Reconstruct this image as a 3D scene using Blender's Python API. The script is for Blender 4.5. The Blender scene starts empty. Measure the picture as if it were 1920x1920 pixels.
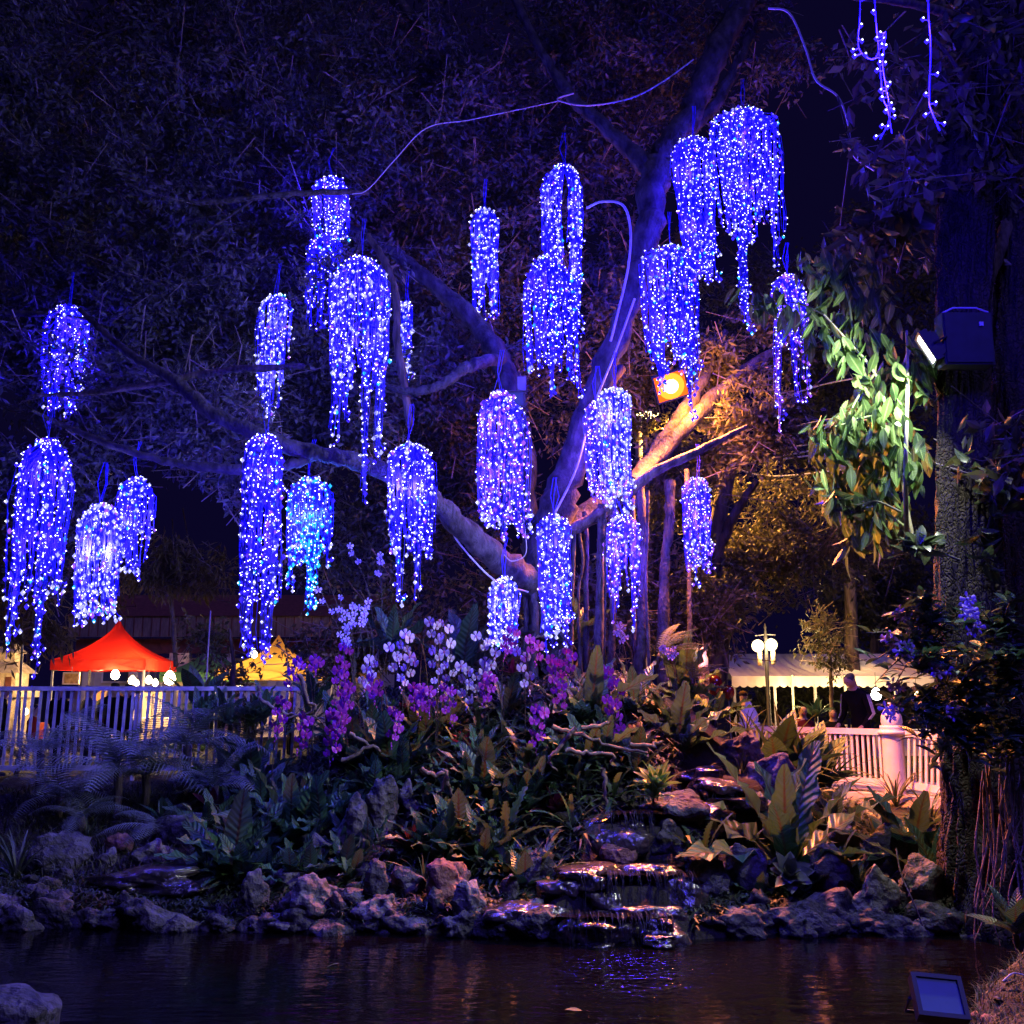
import bpy, math, random
import numpy as np
from mathutils import Vector, Matrix, noise
PI = math.pi
sc = bpy.context.scene
C = sc.collection
# ---------------------------------------------------------------- camera, sky, exposure
CAMZ, PITCH = 1.9, math.radians(10)
cam = bpy.data.cameras.new('camera'); camo = bpy.data.objects.new('camera', cam); C.objects.link(camo)
camo.location = (0, 0, CAMZ); camo.rotation_euler = (PI/2 + PITCH, 0, 0)
cam.sensor_width = 36; cam.lens = 36; cam.clip_start = .05; cam.clip_end = 800
sc.camera = camo
w = bpy.data.worlds.new('World'); sc.world = w; w.use_nodes = True
nt = w.node_tree; bg = nt.nodes['Background']
sky = nt.nodes.new('ShaderNodeTexSky'); sky.sky_type = 'NISHITA'; sky.sun_disc = False
sky.sun_elevation = math.radians(-8); sky.sun_rotation = math.radians(200)
ad = nt.nodes.new('ShaderNodeMixRGB'); ad.blend_type = 'ADD'; ad.inputs[0].default_value = 1
ad.inputs[2].default_value = (.016, .01, .10, 1)          # city glow in the night sky
nt.links.new(sky.outputs[0], ad.inputs[1]); nt.links.new(ad.outputs[0], bg.inputs[0])
bg.inputs[1].default_value = .1
sl = bpy.data.lights.new('night_fill', 'SUN'); sl.energy = .75; sl.angle = math.radians(15); sl.color = (.2, .16, 1)  # blue front fill added from above and behind the camera
so = bpy.data.objects.new('night_fill', sl); C.objects.link(so); so.rotation_euler = (math.radians(40), 0, math.radians(35))
vs = sc.view_settings; vs.view_transform = 'Standard'; vs.look = 'None'; vs.gamma = 1; vs.exposure = .8; vs.use_curve_mapping = False
cy = sc.cycles; cy.max_bounces = 4; cy.diffuse_bounces = 1; cy.glossy_bounces = 2; cy.transmission_bounces = 2
cy.transparent_max_bounces = 6; cy.sample_clamp_indirect = 2.0; cy.sample_clamp_direct = 0; cy.use_denoising = True; cy.use_adaptive_sampling = True; cy.adaptive_threshold = .04
cy.caustics_reflective = False; cy.caustics_refractive = False
try: cy.use_light_tree = True
except Exception: pass
# ---------------------------------------------------------------- helpers
CP, SP = math.cos(PITCH), math.sin(PITCH)
def P(px, py, Y):
    """photo pixel (1920 wide) at distance Y along the ground -> world point"""
    dx = (px-960)/1920; dy = (960-py)/1920
    d = Vector((dx, CP-dy*SP, SP+dy*CP))
    return Vector((0, 0, CAMZ)) + d*(Y/d.y)
def S(n, Y): return n*Y/1920
def sst(a, b, x):
    t = min(1, max(0, (x-a)/(b-a))); return t*t*(3-2*t)
def lerp(a, b, t): return a+(b-a)*t
def interp(x, xs, ys): return float(np.interp(x, xs, ys))
def link(name, me, parent=None, label=None, cat=None, group=None, kind=None, loc=None, rot=None, scale=None):
    o = bpy.data.objects.new(name, me); C.objects.link(o)
    if parent is not None: o.parent = parent
    if loc is not None: o.location = loc
    if rot is not None: o.rotation_euler = rot
    if scale is not None: o.scale = scale if hasattr(scale, '__len__') else (scale,)*3
    if label: o['label'] = label
    if cat: o['category'] = cat
    if group: o['group'] = group
    if kind: o['kind'] = kind
    return o
def thing(name, label, cat, loc=(0, 0, 0), rotz=0, group=None):
    return link(name, None, None, label, cat, group, None, loc, (0, 0, rotz))
def setm(me, mats, idx=None, smooth=True):
    for m in (mats if isinstance(mats, (list, tuple)) else [mats]): me.materials.append(m)
    n = len(me.polygons)
    if idx is not None: me.polygons.foreach_set('material_index', np.asarray(idx, np.int32))
    me.polygons.foreach_set('use_smooth', np.full(n, smooth))
    me.update(); return me
def npmesh(name, V, F, mats, idx=None, smooth=True, attrs=None):
    V = np.asarray(V, np.float32); F = np.asarray(F, np.int32); k = F.shape[1]
    me = bpy.data.meshes.new(name); me.vertices.add(len(V)); me.vertices.foreach_set('co', V.ravel())
    me.loops.add(F.size); me.loops.foreach_set('vertex_index', F.ravel())
    me.polygons.add(len(F)); me.polygons.foreach_set('loop_start', np.arange(0, F.size, k, dtype=np.int32))
    try: me.polygons.foreach_set('loop_total', np.full(len(F), k, np.int32))
    except Exception: pass
    me.update(calc_edges=True)
    for an, av in (attrs or {}).items():
        a = me.attributes.new(an, 'FLOAT', 'POINT'); a.data.foreach_set('value', np.asarray(av, np.float32))
    return setm(me, mats, idx, smooth)
class MB:
    """collects shapes into one mesh"""
    def __init__(s): s.v = []; s.f = []; s.m = []
    def add(s, V, F, mi=0):
        b = len(s.v); s.v += [tuple(map(float, p)) for p in V]
        s.f += [tuple(int(i)+b for i in f) for f in F]; s.m += [mi]*len(F); return s
    def box(s, c, d, mi=0, rz=0, taper=1):
        x, y, z = (q/2 for q in d); cs, sn = math.cos(rz), math.sin(rz)
        V = []
        for k, t in ((-1, 1), (1, taper)):
            for a, b in ((-1, -1), (1, -1), (1, 1), (-1, 1)):
                X, Y = a*x*t, b*y*t; V.append((c[0]+X*cs-Y*sn, c[1]+X*sn+Y*cs, c[2]+k*z))
        return s.add(V, [(3, 2, 1, 0), (4, 5, 6, 7), (0, 1, 5, 4), (1, 2, 6, 5), (2, 3, 7, 6), (3, 0, 4, 7)], mi)
    def tube(s, pts, r, n=6, mi=0):
        V, F = tube(pts, r, n); s.add(V, F, mi)
        s.f.append(tuple(len(s.v)-len(V)+i for i in range(n-1, -1, -1))); s.f.append(tuple(len(s.v)-n+i for i in range(n))); s.m += [mi, mi]
        return s
    def lathe(s, prof, c=(0, 0, 0), n=16, mi=0):
        V = []; 
        for r, z in prof:
            for i in range(n): a = 2*PI*i/n; V.append((c[0]+r*math.cos(a), c[1]+r*math.sin(a), c[2]+z))
        F = [(j*n+i, j*n+(i+1) % n, (j+1)*n+(i+1) % n, (j+1)*n+i) for j in range(len(prof)-1) for i in range(n)]
        return s.add(V, F, mi)
    def mesh(s, name, mats, smooth=False):
        me = bpy.data.meshes.new(name); me.from_pydata(s.v, [], s.f); return setm(me, mats, s.m, smooth)
    def build(s, name, mats, parent=None, smooth=False, **k): return link(name, s.mesh(name, mats, smooth), parent, **k)
def tube(pts, r, n=6, wob=0, seed=0):
    pts = np.asarray([tuple(p) for p in pts], float); m = len(pts)
    r = np.broadcast_to(np.asarray(r, float), (m,)) if np.ndim(r) else np.full(m, float(r))
    T = np.gradient(pts, axis=0); T /= np.linalg.norm(T, axis=1)[:, None]+1e-9
    ref = np.array((0.31, 0.87, 0.38)); V = np.empty((m, n, 3))
    a = np.arange(n)*2*PI/n
    u = np.cross(T[0], ref); u /= np.linalg.norm(u)
    rg = np.random.RandomState(seed)
    for i in range(m):
        u = u-T[i]*np.dot(u, T[i]); u /= np.linalg.norm(u)+1e-9; v = np.cross(T[i], u)
        rr = r[i]*(1+(wob*rg.uniform(-1, 1, n) if wob else 0))
        V[i] = pts[i]+(np.cos(a)*rr)[:, None]*u+(np.sin(a)*rr)[:, None]*v
    i, j = np.meshgrid(np.arange(m-1), np.arange(n), indexing='ij'); j2 = (j+1) % n
    F = np.stack([i*n+j, i*n+j2, (i+1)*n+j2, (i+1)*n+j], -1).reshape(-1, 4)
    return V.reshape(-1, 3), F
def smooth_path(pts, k=6, jit=0, seed=0):
    """Catmull-Rom through points that may carry a radius as 4th value"""
    p = np.asarray([tuple(q) for q in pts], float); rg = np.random.RandomState(seed); out = []
    q = np.vstack([2*p[0]-p[1], p, 2*p[-1]-p[-2]])
    for i in range(1, len(q)-2):
        for t in np.linspace(0, 1, k, endpoint=False):
            a, b, c, d = q[i-1], q[i], q[i+1], q[i+2]
            out.append(.5*((2*b)+(c-a)*t+(2*a-5*b+4*c-d)*t*t+(3*b-a-3*c+d)*t**3))
    out.append(p[-1]); out = np.array(out)
    if jit: out[1:-1, :3] += rg.normal(0, jit, (len(out)-2, 3))
    return out
def catn(parts):
    V = []; F = []; b = 0
    for v, f in parts: V.append(v); F.append(np.asarray(f)+b); b += len(v)
    return np.concatenate(V), np.concatenate(F)
# ---------------------------------------------------------------- materials
def newmat(name):
    m = bpy.data.materials.new(name); m.use_nodes = True; t = m.node_tree
    return m, t, t.nodes['Principled BSDF']
def nd(t, typ, **kw):
    n = t.nodes.new(typ)
    for k, v in kw.items(): setattr(n, k, v)
    return n
def col(c): return (c[0], c[1], c[2], 1)
def mul(c, f): return tuple(x*f for x in c)
def mat(name, c, rough=.6, var=.25, scale=6, c2=None, bump=0, bscale=30, spec=.4, metal=0, emis=None, es=0, sampled=True, stretch=None, det=4):
    m, t, b = newmat(name); b.inputs['Roughness'].default_value = rough; b.inputs['Metallic'].default_value = metal
    b.inputs['Specular IOR Level'].default_value = spec
    tc = nd(t, 'ShaderNodeTexCoord'); src = tc.outputs['Object']
    if stretch:
        mp = nd(t, 'ShaderNodeMapping'); mp.inputs['Scale'].default_value = stretch; t.links.new(src, mp.inputs[0]); src = mp.outputs[0]
    nz = nd(t, 'ShaderNodeTexNoise'); nz.inputs['Scale'].default_value = scale; nz.inputs['Detail'].default_value = det; t.links.new(src, nz.inputs['Vector'])
    rp = nd(t, 'ShaderNodeValToRGB'); rp.color_ramp.elements[0].position = .32; rp.color_ramp.elements[1].position = .68
    rp.color_ramp.elements[0].color = col(mul(c, 1-var)); rp.color_ramp.elements[1].color = col(c2 if c2 else mul(c, 1+var))
    t.links.new(nz.outputs[0], rp.inputs[0]); t.links.new(rp.outputs[0], b.inputs['Base Color'])
    if bump:
        n2 = nd(t, 'ShaderNodeTexNoise'); n2.inputs['Scale'].default_value = bscale; n2.inputs['Detail'].default_value = 5; t.links.new(src, n2.inputs['Vector'])
        bp = nd(t, 'ShaderNodeBump'); bp.inputs['Strength'].default_value = bump; bp.inputs['Distance'].default_value = .03
        t.links.new(n2.outputs[0], bp.inputs['Height']); t.links.new(bp.outputs[0], b.inputs['Normal'])
    if emis:
        b.inputs['Emission Color'].default_value = col(emis); b.inputs['Emission Strength'].default_value = es
        if not sampled: m.cycles.emission_sampling = 'NONE'
    return m
def glow(name, c, s, sampled=False):
    m = bpy.data.materials.new(name); m.use_nodes = True; t = m.node_tree; t.nodes.clear()
    e = nd(t, 'ShaderNodeEmission'); e.inputs[0].default_value = col(c); e.inputs[1].default_value = s
    o = nd(t, 'ShaderNodeOutputMaterial'); t.links.new(e.outputs[0], o.inputs[0])
    if not sampled: m.cycles.emission_sampling = 'NONE'
    return m
def leafmat(name, c1, c2, rough=.42, trans=.3, rib=0, ribc=None, edge=None, attr=None, spec=.4):
    """leaf: colour varies leaf by leaf; lu = 0 at the midrib, 1 at the edge; lv runs along the leaf"""
    m, t, b = newmat(name); b.inputs['Roughness'].default_value = rough; b.inputs['Specular IOR Level'].default_value = spec
    if attr: a = nd(t, 'ShaderNodeAttribute', attribute_name=attr); f = a.outputs['Fac']
    else: a = nd(t, 'ShaderNodeObjectInfo'); f = a.outputs['Random']
    mx = nd(t, 'ShaderNodeMixRGB'); mx.inputs[1].default_value = col(c1); mx.inputs[2].default_value = col(c2); t.links.new(f, mx.inputs[0])
    out = mx.outputs[0]
    tc = nd(t, 'ShaderNodeTexCoord')
    nz = nd(t, 'ShaderNodeTexNoise'); nz.inputs['Scale'].default_value = 9; t.links.new(tc.outputs['Object'], nz.inputs[0])
    hv = nd(t, 'ShaderNodeMixRGB', blend_type='MULTIPLY'); hv.inputs[0].default_value = .55; t.links.new(out, hv.inputs[1]); t.links.new(nz.outputs[0], hv.inputs[2]); out = hv.outputs[0]
    if rib or ribc or edge:
        lu = nd(t, 'ShaderNodeAttribute', attribute_name='lu'); lv = nd(t, 'ShaderNodeAttribute', attribute_name='lv')
        if ribc:
            rp = nd(t, 'ShaderNodeValToRGB'); rp.color_ramp.elements[0].position = .05; rp.color_ramp.elements[1].position = .16
            t.links.new(lu.outputs['Fac'], rp.inputs[0])
            x = nd(t, 'ShaderNodeMixRGB'); x.inputs[1].default_value = col(ribc); t.links.new(rp.outputs[0], x.inputs[0]); t.links.new(out, x.inputs[2]); out = x.outputs[0]
        if edge:
            x = nd(t, 'ShaderNodeMixRGB'); x.inputs[2].default_value = col(edge)
            q = nd(t, 'ShaderNodeMath', operation='POWER'); q.inputs[1].default_value = 2.5; t.links.new(lv.outputs['Fac'], q.inputs[0])
            t.links.new(q.outputs[0], x.inputs[0]); t.links.new(out, x.inputs[1]); out = x.outputs[0]
        if rib:
            s1 = nd(t, 'ShaderNodeMath', operation='MULTIPLY_ADD'); s1.inputs[1].default_value = 85; t.links.new(lv.outputs['Fac'], s1.inputs[0])
            s0 = nd(t, 'ShaderNodeMath', operation='MULTIPLY'); s0.inputs[1].default_value = -9; t.links.new(lu.outputs['Fac'], s0.inputs[0]); t.links.new(s0.outputs[0], s1.inputs[2])
            s2 = nd(t, 'ShaderNodeMath', operation='SINE'); t.links.new(s1.outputs[0], s2.inputs[0])
            bp = nd(t, 'ShaderNodeBump'); bp.inputs['Strength'].default_value = rib; bp.inputs['Distance'].default_value = .01
            t.links.new(s2.outputs[0], bp.inputs['Height']); t.links.new(bp.outputs[0], b.inputs['Normal'])
    t.links.new(out, b.inputs['Base Color'])
    if trans:
        tr = nd(t, 'ShaderNodeBsdfTranslucent'); t.links.new(out, tr.inputs[0])
        ms = nd(t, 'ShaderNodeMixShader'); ms.inputs[0].default_value = trans
        t.links.new(b.outputs[0], ms.inputs[1]); t.links.new(tr.outputs[0], ms.inputs[2]); t.links.new(ms.outputs[0], t.nodes['Material Output'].inputs[0])
    return m
def stonemat(name, c1, c2, rough=.75, wet=0):
    m, t, b = newmat(name); b.inputs['Specular IOR Level'].default_value = 1 if wet else .3
    tc = nd(t, 'ShaderNodeTexCoord')
    oi = nd(t, 'ShaderNodeObjectInfo'); av = nd(t, 'ShaderNodeVectorMath', operation='ADD'); t.links.new(tc.outputs['Object'], av.inputs[0]); t.links.new(oi.outputs['Random'], av.inputs[1])
    n1 = nd(t, 'ShaderNodeTexNoise'); n1.inputs['Scale'].default_value = 5; n1.inputs['Detail'].default_value = 8; t.links.new(av.outputs[0], n1.inputs[0])
    rp = nd(t, 'ShaderNodeValToRGB'); rp.color_ramp.elements[0].position = .35; rp.color_ramp.elements[1].position = .65
    rp.color_ramp.elements[0].color = col(c1); rp.color_ramp.elements[1].color = col(c2); t.links.new(n1.outputs[0], rp.inputs[0])
    vo = nd(t, 'ShaderNodeTexVoronoi'); vo.inputs['Scale'].default_value = 14; t.links.new(av.outputs[0], vo.inputs[0])
    n3 = nd(t, 'ShaderNodeTexNoise'); n3.inputs['Scale'].default_value = 30 if not wet else 22; n3.inputs['Detail'].default_value = 8; t.links.new(av.outputs[0], n3.inputs[0])
    ad = nd(t, 'ShaderNodeMath', operation='ADD'); t.links.new(vo.outputs[0], ad.inputs[0]); t.links.new(n3.outputs[0], ad.inputs[1])
    bp = nd(t, 'ShaderNodeBump'); bp.inputs['Strength'].default_value = .8 if not wet else 1; bp.inputs['Distance'].default_value = .04 if not wet else .014
    t.links.new(ad.outputs[0], bp.inputs['Height']); t.links.new(bp.outputs[0], b.inputs['Normal'])
    t.links.new(rp.outputs[0], b.inputs['Base Color']); b.inputs['Roughness'].default_value = wet if wet else rough
    return m
m_soil = mat('soil', (.014, .0105, .008), .9, .5, 7, bump=.8, bscale=22)
m_grassbank = mat('bank_gravel', (.11, .08, .065), .9, .5, 30, bump=1, bscale=60)
m_rock = stonemat('limestone', (.035, .032, .034), (.21, .195, .19))
m_rockd = stonemat('dark_limestone', (.018, .017, .018), (.11, .10, .10))
m_rockr = stonemat('red_sandstone', (.10, .04, .03), (.26, .13, .10))
m_wet = stonemat('wet_stone', (.018, .014, .012), (.06, .048, .042), wet=.2)
m_bark = mat('fig_bark', (.02, .018, .016), .9, .5, 9, c2=(.085, .075, .066), bump=1, bscale=26, stretch=(1, 1, .6))
m_barkd = mat('rough_bark', (.05, .038, .032), .9, .6, 12, c2=(.14, .105, .085), bump=1, bscale=30, stretch=(1, 1, .2))
def crackbark(name, c1, c2):
    m, t, b = newmat(name); b.inputs['Roughness'].default_value = .9; b.inputs['Specular IOR Level'].default_value = .2
    tc = nd(t, 'ShaderNodeTexCoord'); mp = nd(t, 'ShaderNodeMapping'); mp.inputs['Scale'].default_value = (1, 1, .1); t.links.new(tc.outputs['Object'], mp.inputs[0])
    wz = nd(t, 'ShaderNodeTexNoise'); wz.inputs['Scale'].default_value = 5; t.links.new(tc.outputs['Object'], wz.inputs[0])
    mx = nd(t, 'ShaderNodeMixRGB'); mx.inputs[0].default_value = .3; t.links.new(mp.outputs[0], mx.inputs[1]); t.links.new(wz.outputs['Color'], mx.inputs[2])
    vo = nd(t, 'ShaderNodeTexVoronoi', feature='DISTANCE_TO_EDGE'); vo.inputs['Scale'].default_value = 26; t.links.new(mx.outputs[0], vo.inputs['Vector'])
    rp = nd(t, 'ShaderNodeValToRGB'); rp.color_ramp.elements[1].position = .22; t.links.new(vo.outputs[0], rp.inputs[0])
    n2 = nd(t, 'ShaderNodeTexNoise'); n2.inputs['Scale'].default_value = 40; n2.inputs['Detail'].default_value = 6; t.links.new(mp.outputs[0], n2.inputs[0])
    ad = nd(t, 'ShaderNodeMath', operation='MULTIPLY_ADD'); ad.inputs[1].default_value = .5; t.links.new(n2.outputs[0], ad.inputs[0]); t.links.new(rp.outputs[0], ad.inputs[2])
    bp = nd(t, 'ShaderNodeBump'); bp.inputs['Strength'].default_value = 1; bp.inputs['Distance'].default_value = .02; t.links.new(ad.outputs[0], bp.inputs['Height']); t.links.new(bp.outputs[0], b.inputs['Normal'])
    cm = nd(t, 'ShaderNodeMixRGB'); cm.inputs[1].default_value = col(c1); cm.inputs[2].default_value = col(c2); t.links.new(n2.outputs[0], cm.inputs[0]); t.links.new(cm.outputs[0], b.inputs['Base Color']); return m
m_barkr = crackbark('cracked_bark', (.018, .014, .012), (.085, .066, .055))
m_twig = mat('twig', (.16, .13, .11), .85, .3, 10)
m_wood = mat('driftwood', (.17, .125, .095), .8, .4, 12, bump=.5, bscale=40)
m_fol = leafmat('fig_leaf', (.045, .048, .056), (.125, .125, .12), .5, .2, attr='var')
m_folo = leafmat('broad_tree_leaf', (.06, .07, .03), (.16, .15, .07), .5, .25, attr='var')
m_folb = leafmat('dry_bamboo_leaf', (.09, .07, .035), (.2, .15, .08), .6, .25, attr='var')
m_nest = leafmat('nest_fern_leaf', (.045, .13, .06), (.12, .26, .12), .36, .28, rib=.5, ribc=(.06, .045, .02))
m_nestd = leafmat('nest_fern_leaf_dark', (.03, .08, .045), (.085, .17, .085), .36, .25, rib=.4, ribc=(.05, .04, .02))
m_strap = leafmat('strap_fern_leaf', (.04, .10, .035), (.12, .19, .06), .45, .28, ribc=(.07, .08, .03))
m_sword = leafmat('strap_leaf', (.045, .085, .035), (.13, .15, .07), .45, .25, ribc=(.06, .08, .03))
m_fern = leafmat('fern_frond', (.06, .10, .06), (.13, .17, .10), .55, .3)
m_tfern = leafmat('tree_fern_frond', (.13, .17, .14), (.22, .25, .2), .55, .25)
m_palm = leafmat('palm_leaflet', (.02, .045, .025), (.04, .075, .04), .4, .2)
m_bromr = leafmat('bromeliad_red', (.42, .03, .10), (.30, .02, .09), .3, .2)
m_bromg = leafmat('bromeliad_green_red', (.14, .13, .04), (.22, .08, .05), .3, .25, edge=(.30, .05, .06))
m_bromd = leafmat('bromeliad_maroon', (.11, .02, .035), (.17, .03, .05), .3, .2)
m_bromo = leafmat('bromeliad_orange', (.28, .07, .03), (.20, .04, .03), .35, .25)
m_brompk = leafmat('bromeliad_pale', (.32, .30, .16), (.40, .26, .2), .35, .3)
m_succ = leafmat('succulent_leaf', (.14, .17, .11), (.20, .22, .15), .5, .1)
m_bright = leafmat('bright_rosette_leaf', (.12, .25, .05), (.2, .33, .08), .35, .35, ribc=(.25, .34, .12))
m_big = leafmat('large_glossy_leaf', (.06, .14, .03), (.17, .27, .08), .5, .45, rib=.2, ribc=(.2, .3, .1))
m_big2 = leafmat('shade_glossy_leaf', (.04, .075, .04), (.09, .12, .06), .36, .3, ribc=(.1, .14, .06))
m_stem = mat('green_stem', (.13, .16, .06), .6, .3, 14)
m_stemp = mat('pale_stem', (.34, .32, .2), .6, .25, 14)
m_stemd = mat('dark_stem', (.05, .045, .03), .6, .3, 14)
m_petw = mat('lilac_white_petal', (.68, .57, .84), .45, .12, 20)
m_petm = mat('magenta_petal', (.36, .035, .44), .45, .2, 20)
m_lipw = mat('purple_lip', (.32, .03, .22), .45, .2, 20)
m_lipm = mat('deep_magenta_lip', (.55, .04, .30), .45, .2, 20)
m_petp = mat('violet_petal', (.52, .36, .58), .45, .25, 20)
m_fence = mat('darkened_white_paint', (.30, .285, .285), .7, .3, 7, bump=.25, bscale=50)  # white paint darkened to hold down the light falling on the fence
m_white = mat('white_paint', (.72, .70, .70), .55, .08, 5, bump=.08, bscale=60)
m_blackm = mat('black_metal', (.02, .02, .022), .45, .2, 10, metal=.3)
m_grey = mat('grey_metal', (.25, .25, .26), .5, .15, 10, metal=.3)
m_dblue = mat('dark_housing', (.018, .018, .028), .5, .2, 10)
m_cable = mat('pale_cable', (.45, .45, .5), .5, .1, 10)
m_wire = mat('light_wire', (.032, .022, .75), .5, .05, 10)
# ---------------------------------------------------------------- ground, pond, cascade
CH = [(.62, 7.9), (.80, 8.6), (.98, 9.2), (1.12, 9.7), (1.9, 10.3), (2.2, 11.0), (2.25, 11.6)]     # stream bed
def chan(x, y):
    xc = interp(y, [p[1] for p in CH], [p[0] for p in CH]); return abs(x-xc)
def stream_level(y): return interp(y, [8.2, 8.34, 8.66, 8.70, 9.55, 9.6, 10.2, 10.25, 10.8, 10.85, 11.6], [-.2, .14, .16, .40, .42, .78, .80, .90, .92, 1.05, 1.1])
def shore(x): return interp(x, [-9, -4, -2.5, -1, 0, .8, 1.6, 2.4, 3.4, 4.2, 6], [9.0, 8.95, 8.85, 8.75, 8.6, 8.3, 8.55, 8.75, 8.75, 8.3, 7.6])
def near(x): return interp(x, [-8, -3.2, -2, 1.6, 2.0, 2.25, 2.6, 3.2, 5], [5.4, 5.3, 4.2, 4.2, 4.9, 5.5, 6.2, 6.9, 7.2])
def H(x, y):
    top = interp(x, [-8, -4, -2.6, -1.8, 1.2, 2.2, 3.2, 4.5, 8], [.75, .85, 1.0, 1.9, 2.1, 1.75, .85, .38, .3])
    s = y-shore(x)
    h = -.45+.62*sst(-.35, .12, s)+(top-.17)*sst(.05, 4.3, s)
    back = interp(x, [-8, -2.5, 0, 3, 8], [.45, .45, .4, .3, .3])
    h = lerp(h, back, sst(13.6, 16.5, y))
    if y < near(x)+1.2: h = max(h, -.45+.75*sst(.5, -.25, y-near(x)))
    if 8.2 < y < 11.6:
        c = chan(x, y); k = 1-sst(.32, .62, c); h = lerp(h, stream_level(y)-.06, k)
    h += .05*noise.fractal((x*1.6, y*1.6, 3), 1, 2, 4)
    return h
def G(px, py, dz=0):
    """where the pixel's ray meets the ground"""
    a = Vector((0, 0, CAMZ)); d = (P(px, py, 1)-a)
    Y = 4.5
    while Y < 40:
        p = a+d*Y
        if p.z <= H(p.x, p.y)+dz: return p
        Y += .04
    return a+d*13
def on(x, y, dz=0): return Vector((x, y, H(x, y)+dz))
def terrain():
    xs = np.concatenate([[-120, -60, -30, -18], np.arange(-12, 12.01, .13), [18, 30, 60, 120]])
    ys = np.concatenate([[-20, 0, 2.5], np.arange(4, 17, .11), [18, 20, 24, 30, 45, 80, 160, 400]])
    V = np.array([(x, y, H(x, y)) for y in ys for x in xs]); n = len(xs); m = len(ys)
    i, j = np.meshgrid(np.arange(m-1), np.arange(n-1), indexing='ij')
    F = np.stack([i*n+j, i*n+j+1, (i+1)*n+j+1, (i+1)*n+j], -1).reshape(-1, 4)
    link('ground', npmesh('ground', V, F, m_soil), kind='structure')
terrain()
def water_mat(name, base, rough, scale, strength, stretch=(1, 1, 1)):
    m, t, b = newmat(name); b.inputs['Base Color'].default_value = col(base); b.inputs['Roughness'].default_value = rough
    b.inputs['IOR'].default_value = 1.33; b.inputs['Specular IOR Level'].default_value = .6
    tc = nd(t, 'ShaderNodeTexCoord'); mp = nd(t, 'ShaderNodeMapping'); mp.inputs['Scale'].default_value = stretch
    n1 = nd(t, 'ShaderNodeTexNoise'); n1.inputs['Scale'].default_value = scale; n1.inputs['Detail'].default_value = 3
    n2 = nd(t, 'ShaderNodeTexNoise'); n2.inputs['Scale'].default_value = scale*.22; n2.inputs['Detail'].default_value = 2
    t.links.new(tc.outputs['Object'], mp.inputs[0])
    for n in (n1, n2): t.links.new(mp.outputs[0], n.inputs[0])
    ad = nd(t, 'ShaderNodeMath', operation='MULTIPLY_ADD'); ad.inputs[1].default_value = .35
    t.links.new(n1.outputs[0], ad.inputs[0]); t.links.new(n2.outputs[0], ad.inputs[2])
    if name == 'pond_water':                                   # choppy water where the cascade falls in
        vd = nd(t, 'ShaderNodeVectorMath', operation='DISTANCE'); vd.inputs[1].default_value = (.85, 8.05, 0); t.links.new(tc.outputs['Object'], vd.inputs[0])
        mr = nd(t, 'ShaderNodeMapRange'); mr.inputs['From Min'].default_value = .2; mr.inputs['From Max'].default_value = 1.5; mr.inputs['To Min'].default_value = 2.2; mr.inputs['To Max'].default_value = 0; t.links.new(vd.outputs['Value'], mr.inputs['Value'])
        n4 = nd(t, 'ShaderNodeTexNoise'); n4.inputs['Scale'].default_value = 17; n4.inputs['Detail'].default_value = 3; t.links.new(tc.outputs['Object'], n4.inputs[0])
        a2 = nd(t, 'ShaderNodeMath', operation='MULTIPLY_ADD'); t.links.new(n4.outputs[0], a2.inputs[0]); t.links.new(mr.outputs[0], a2.inputs[1]); t.links.new(ad.outputs[0], a2.inputs[2]); ad = a2
    bp = nd(t, 'ShaderNodeBump'); bp.inputs['Strength'].default_value = strength; bp.inputs['Distance'].default_value = .06
    t.links.new(ad.outputs[0], bp.inputs['Height']); t.links.new(bp.outputs[0], b.inputs['Normal'])
    return m
m_pond = water_mat('pond_water', (.0025, .002, .0025), .04, 9, .22, (.55, 1.6, 1))
m_stream = water_mat('stream_water', (.008, .006, .005), .09, 24, .45)
m_fall = water_mat('falling_water', (.03, .03, .045), .08, 30, .9, (2.2, 2.2, .25))
n = 40
V = [(x, y, 0) for y in np.linspace(2, 10.2, n) for x in np.linspace(-12, 8, n)]
F = [(i*n+j, i*n+j+1, (i+1)*n+j+1, (i+1)*n+j) for i in range(n-1) for j in range(n-1)]
link('pond_water', npmesh('pond_water', V, F, m_pond), kind='structure')
def stream_sheet(name, y0, y1, z, hw, dx=0):
    V = []; F = []; rg = random.Random(int(y0*100)); ny = 14; nx = 12
    for i in range(ny):
        y = lerp(y0, y1, i/(ny-1)); xc = interp(y, [p[1] for p in CH], [p[0] for p in CH])+dx
        for j in range(nx):
            u = j/(nx-1)*2-1
            V.append((xc+u*hw*(1+.12*math.sin(y*17+u)), y+.03*math.sin(u*9+y0), z+.012*noise.noise((u*4, y*9, z))))
    F = [(i*nx+j, i*nx+j+1, (i+1)*nx+j+1, (i+1)*nx+j) for i in range(ny-1) for j in range(nx-1)]
    link(name, npmesh(name, V, F, m_stream), kind='structure')
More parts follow.
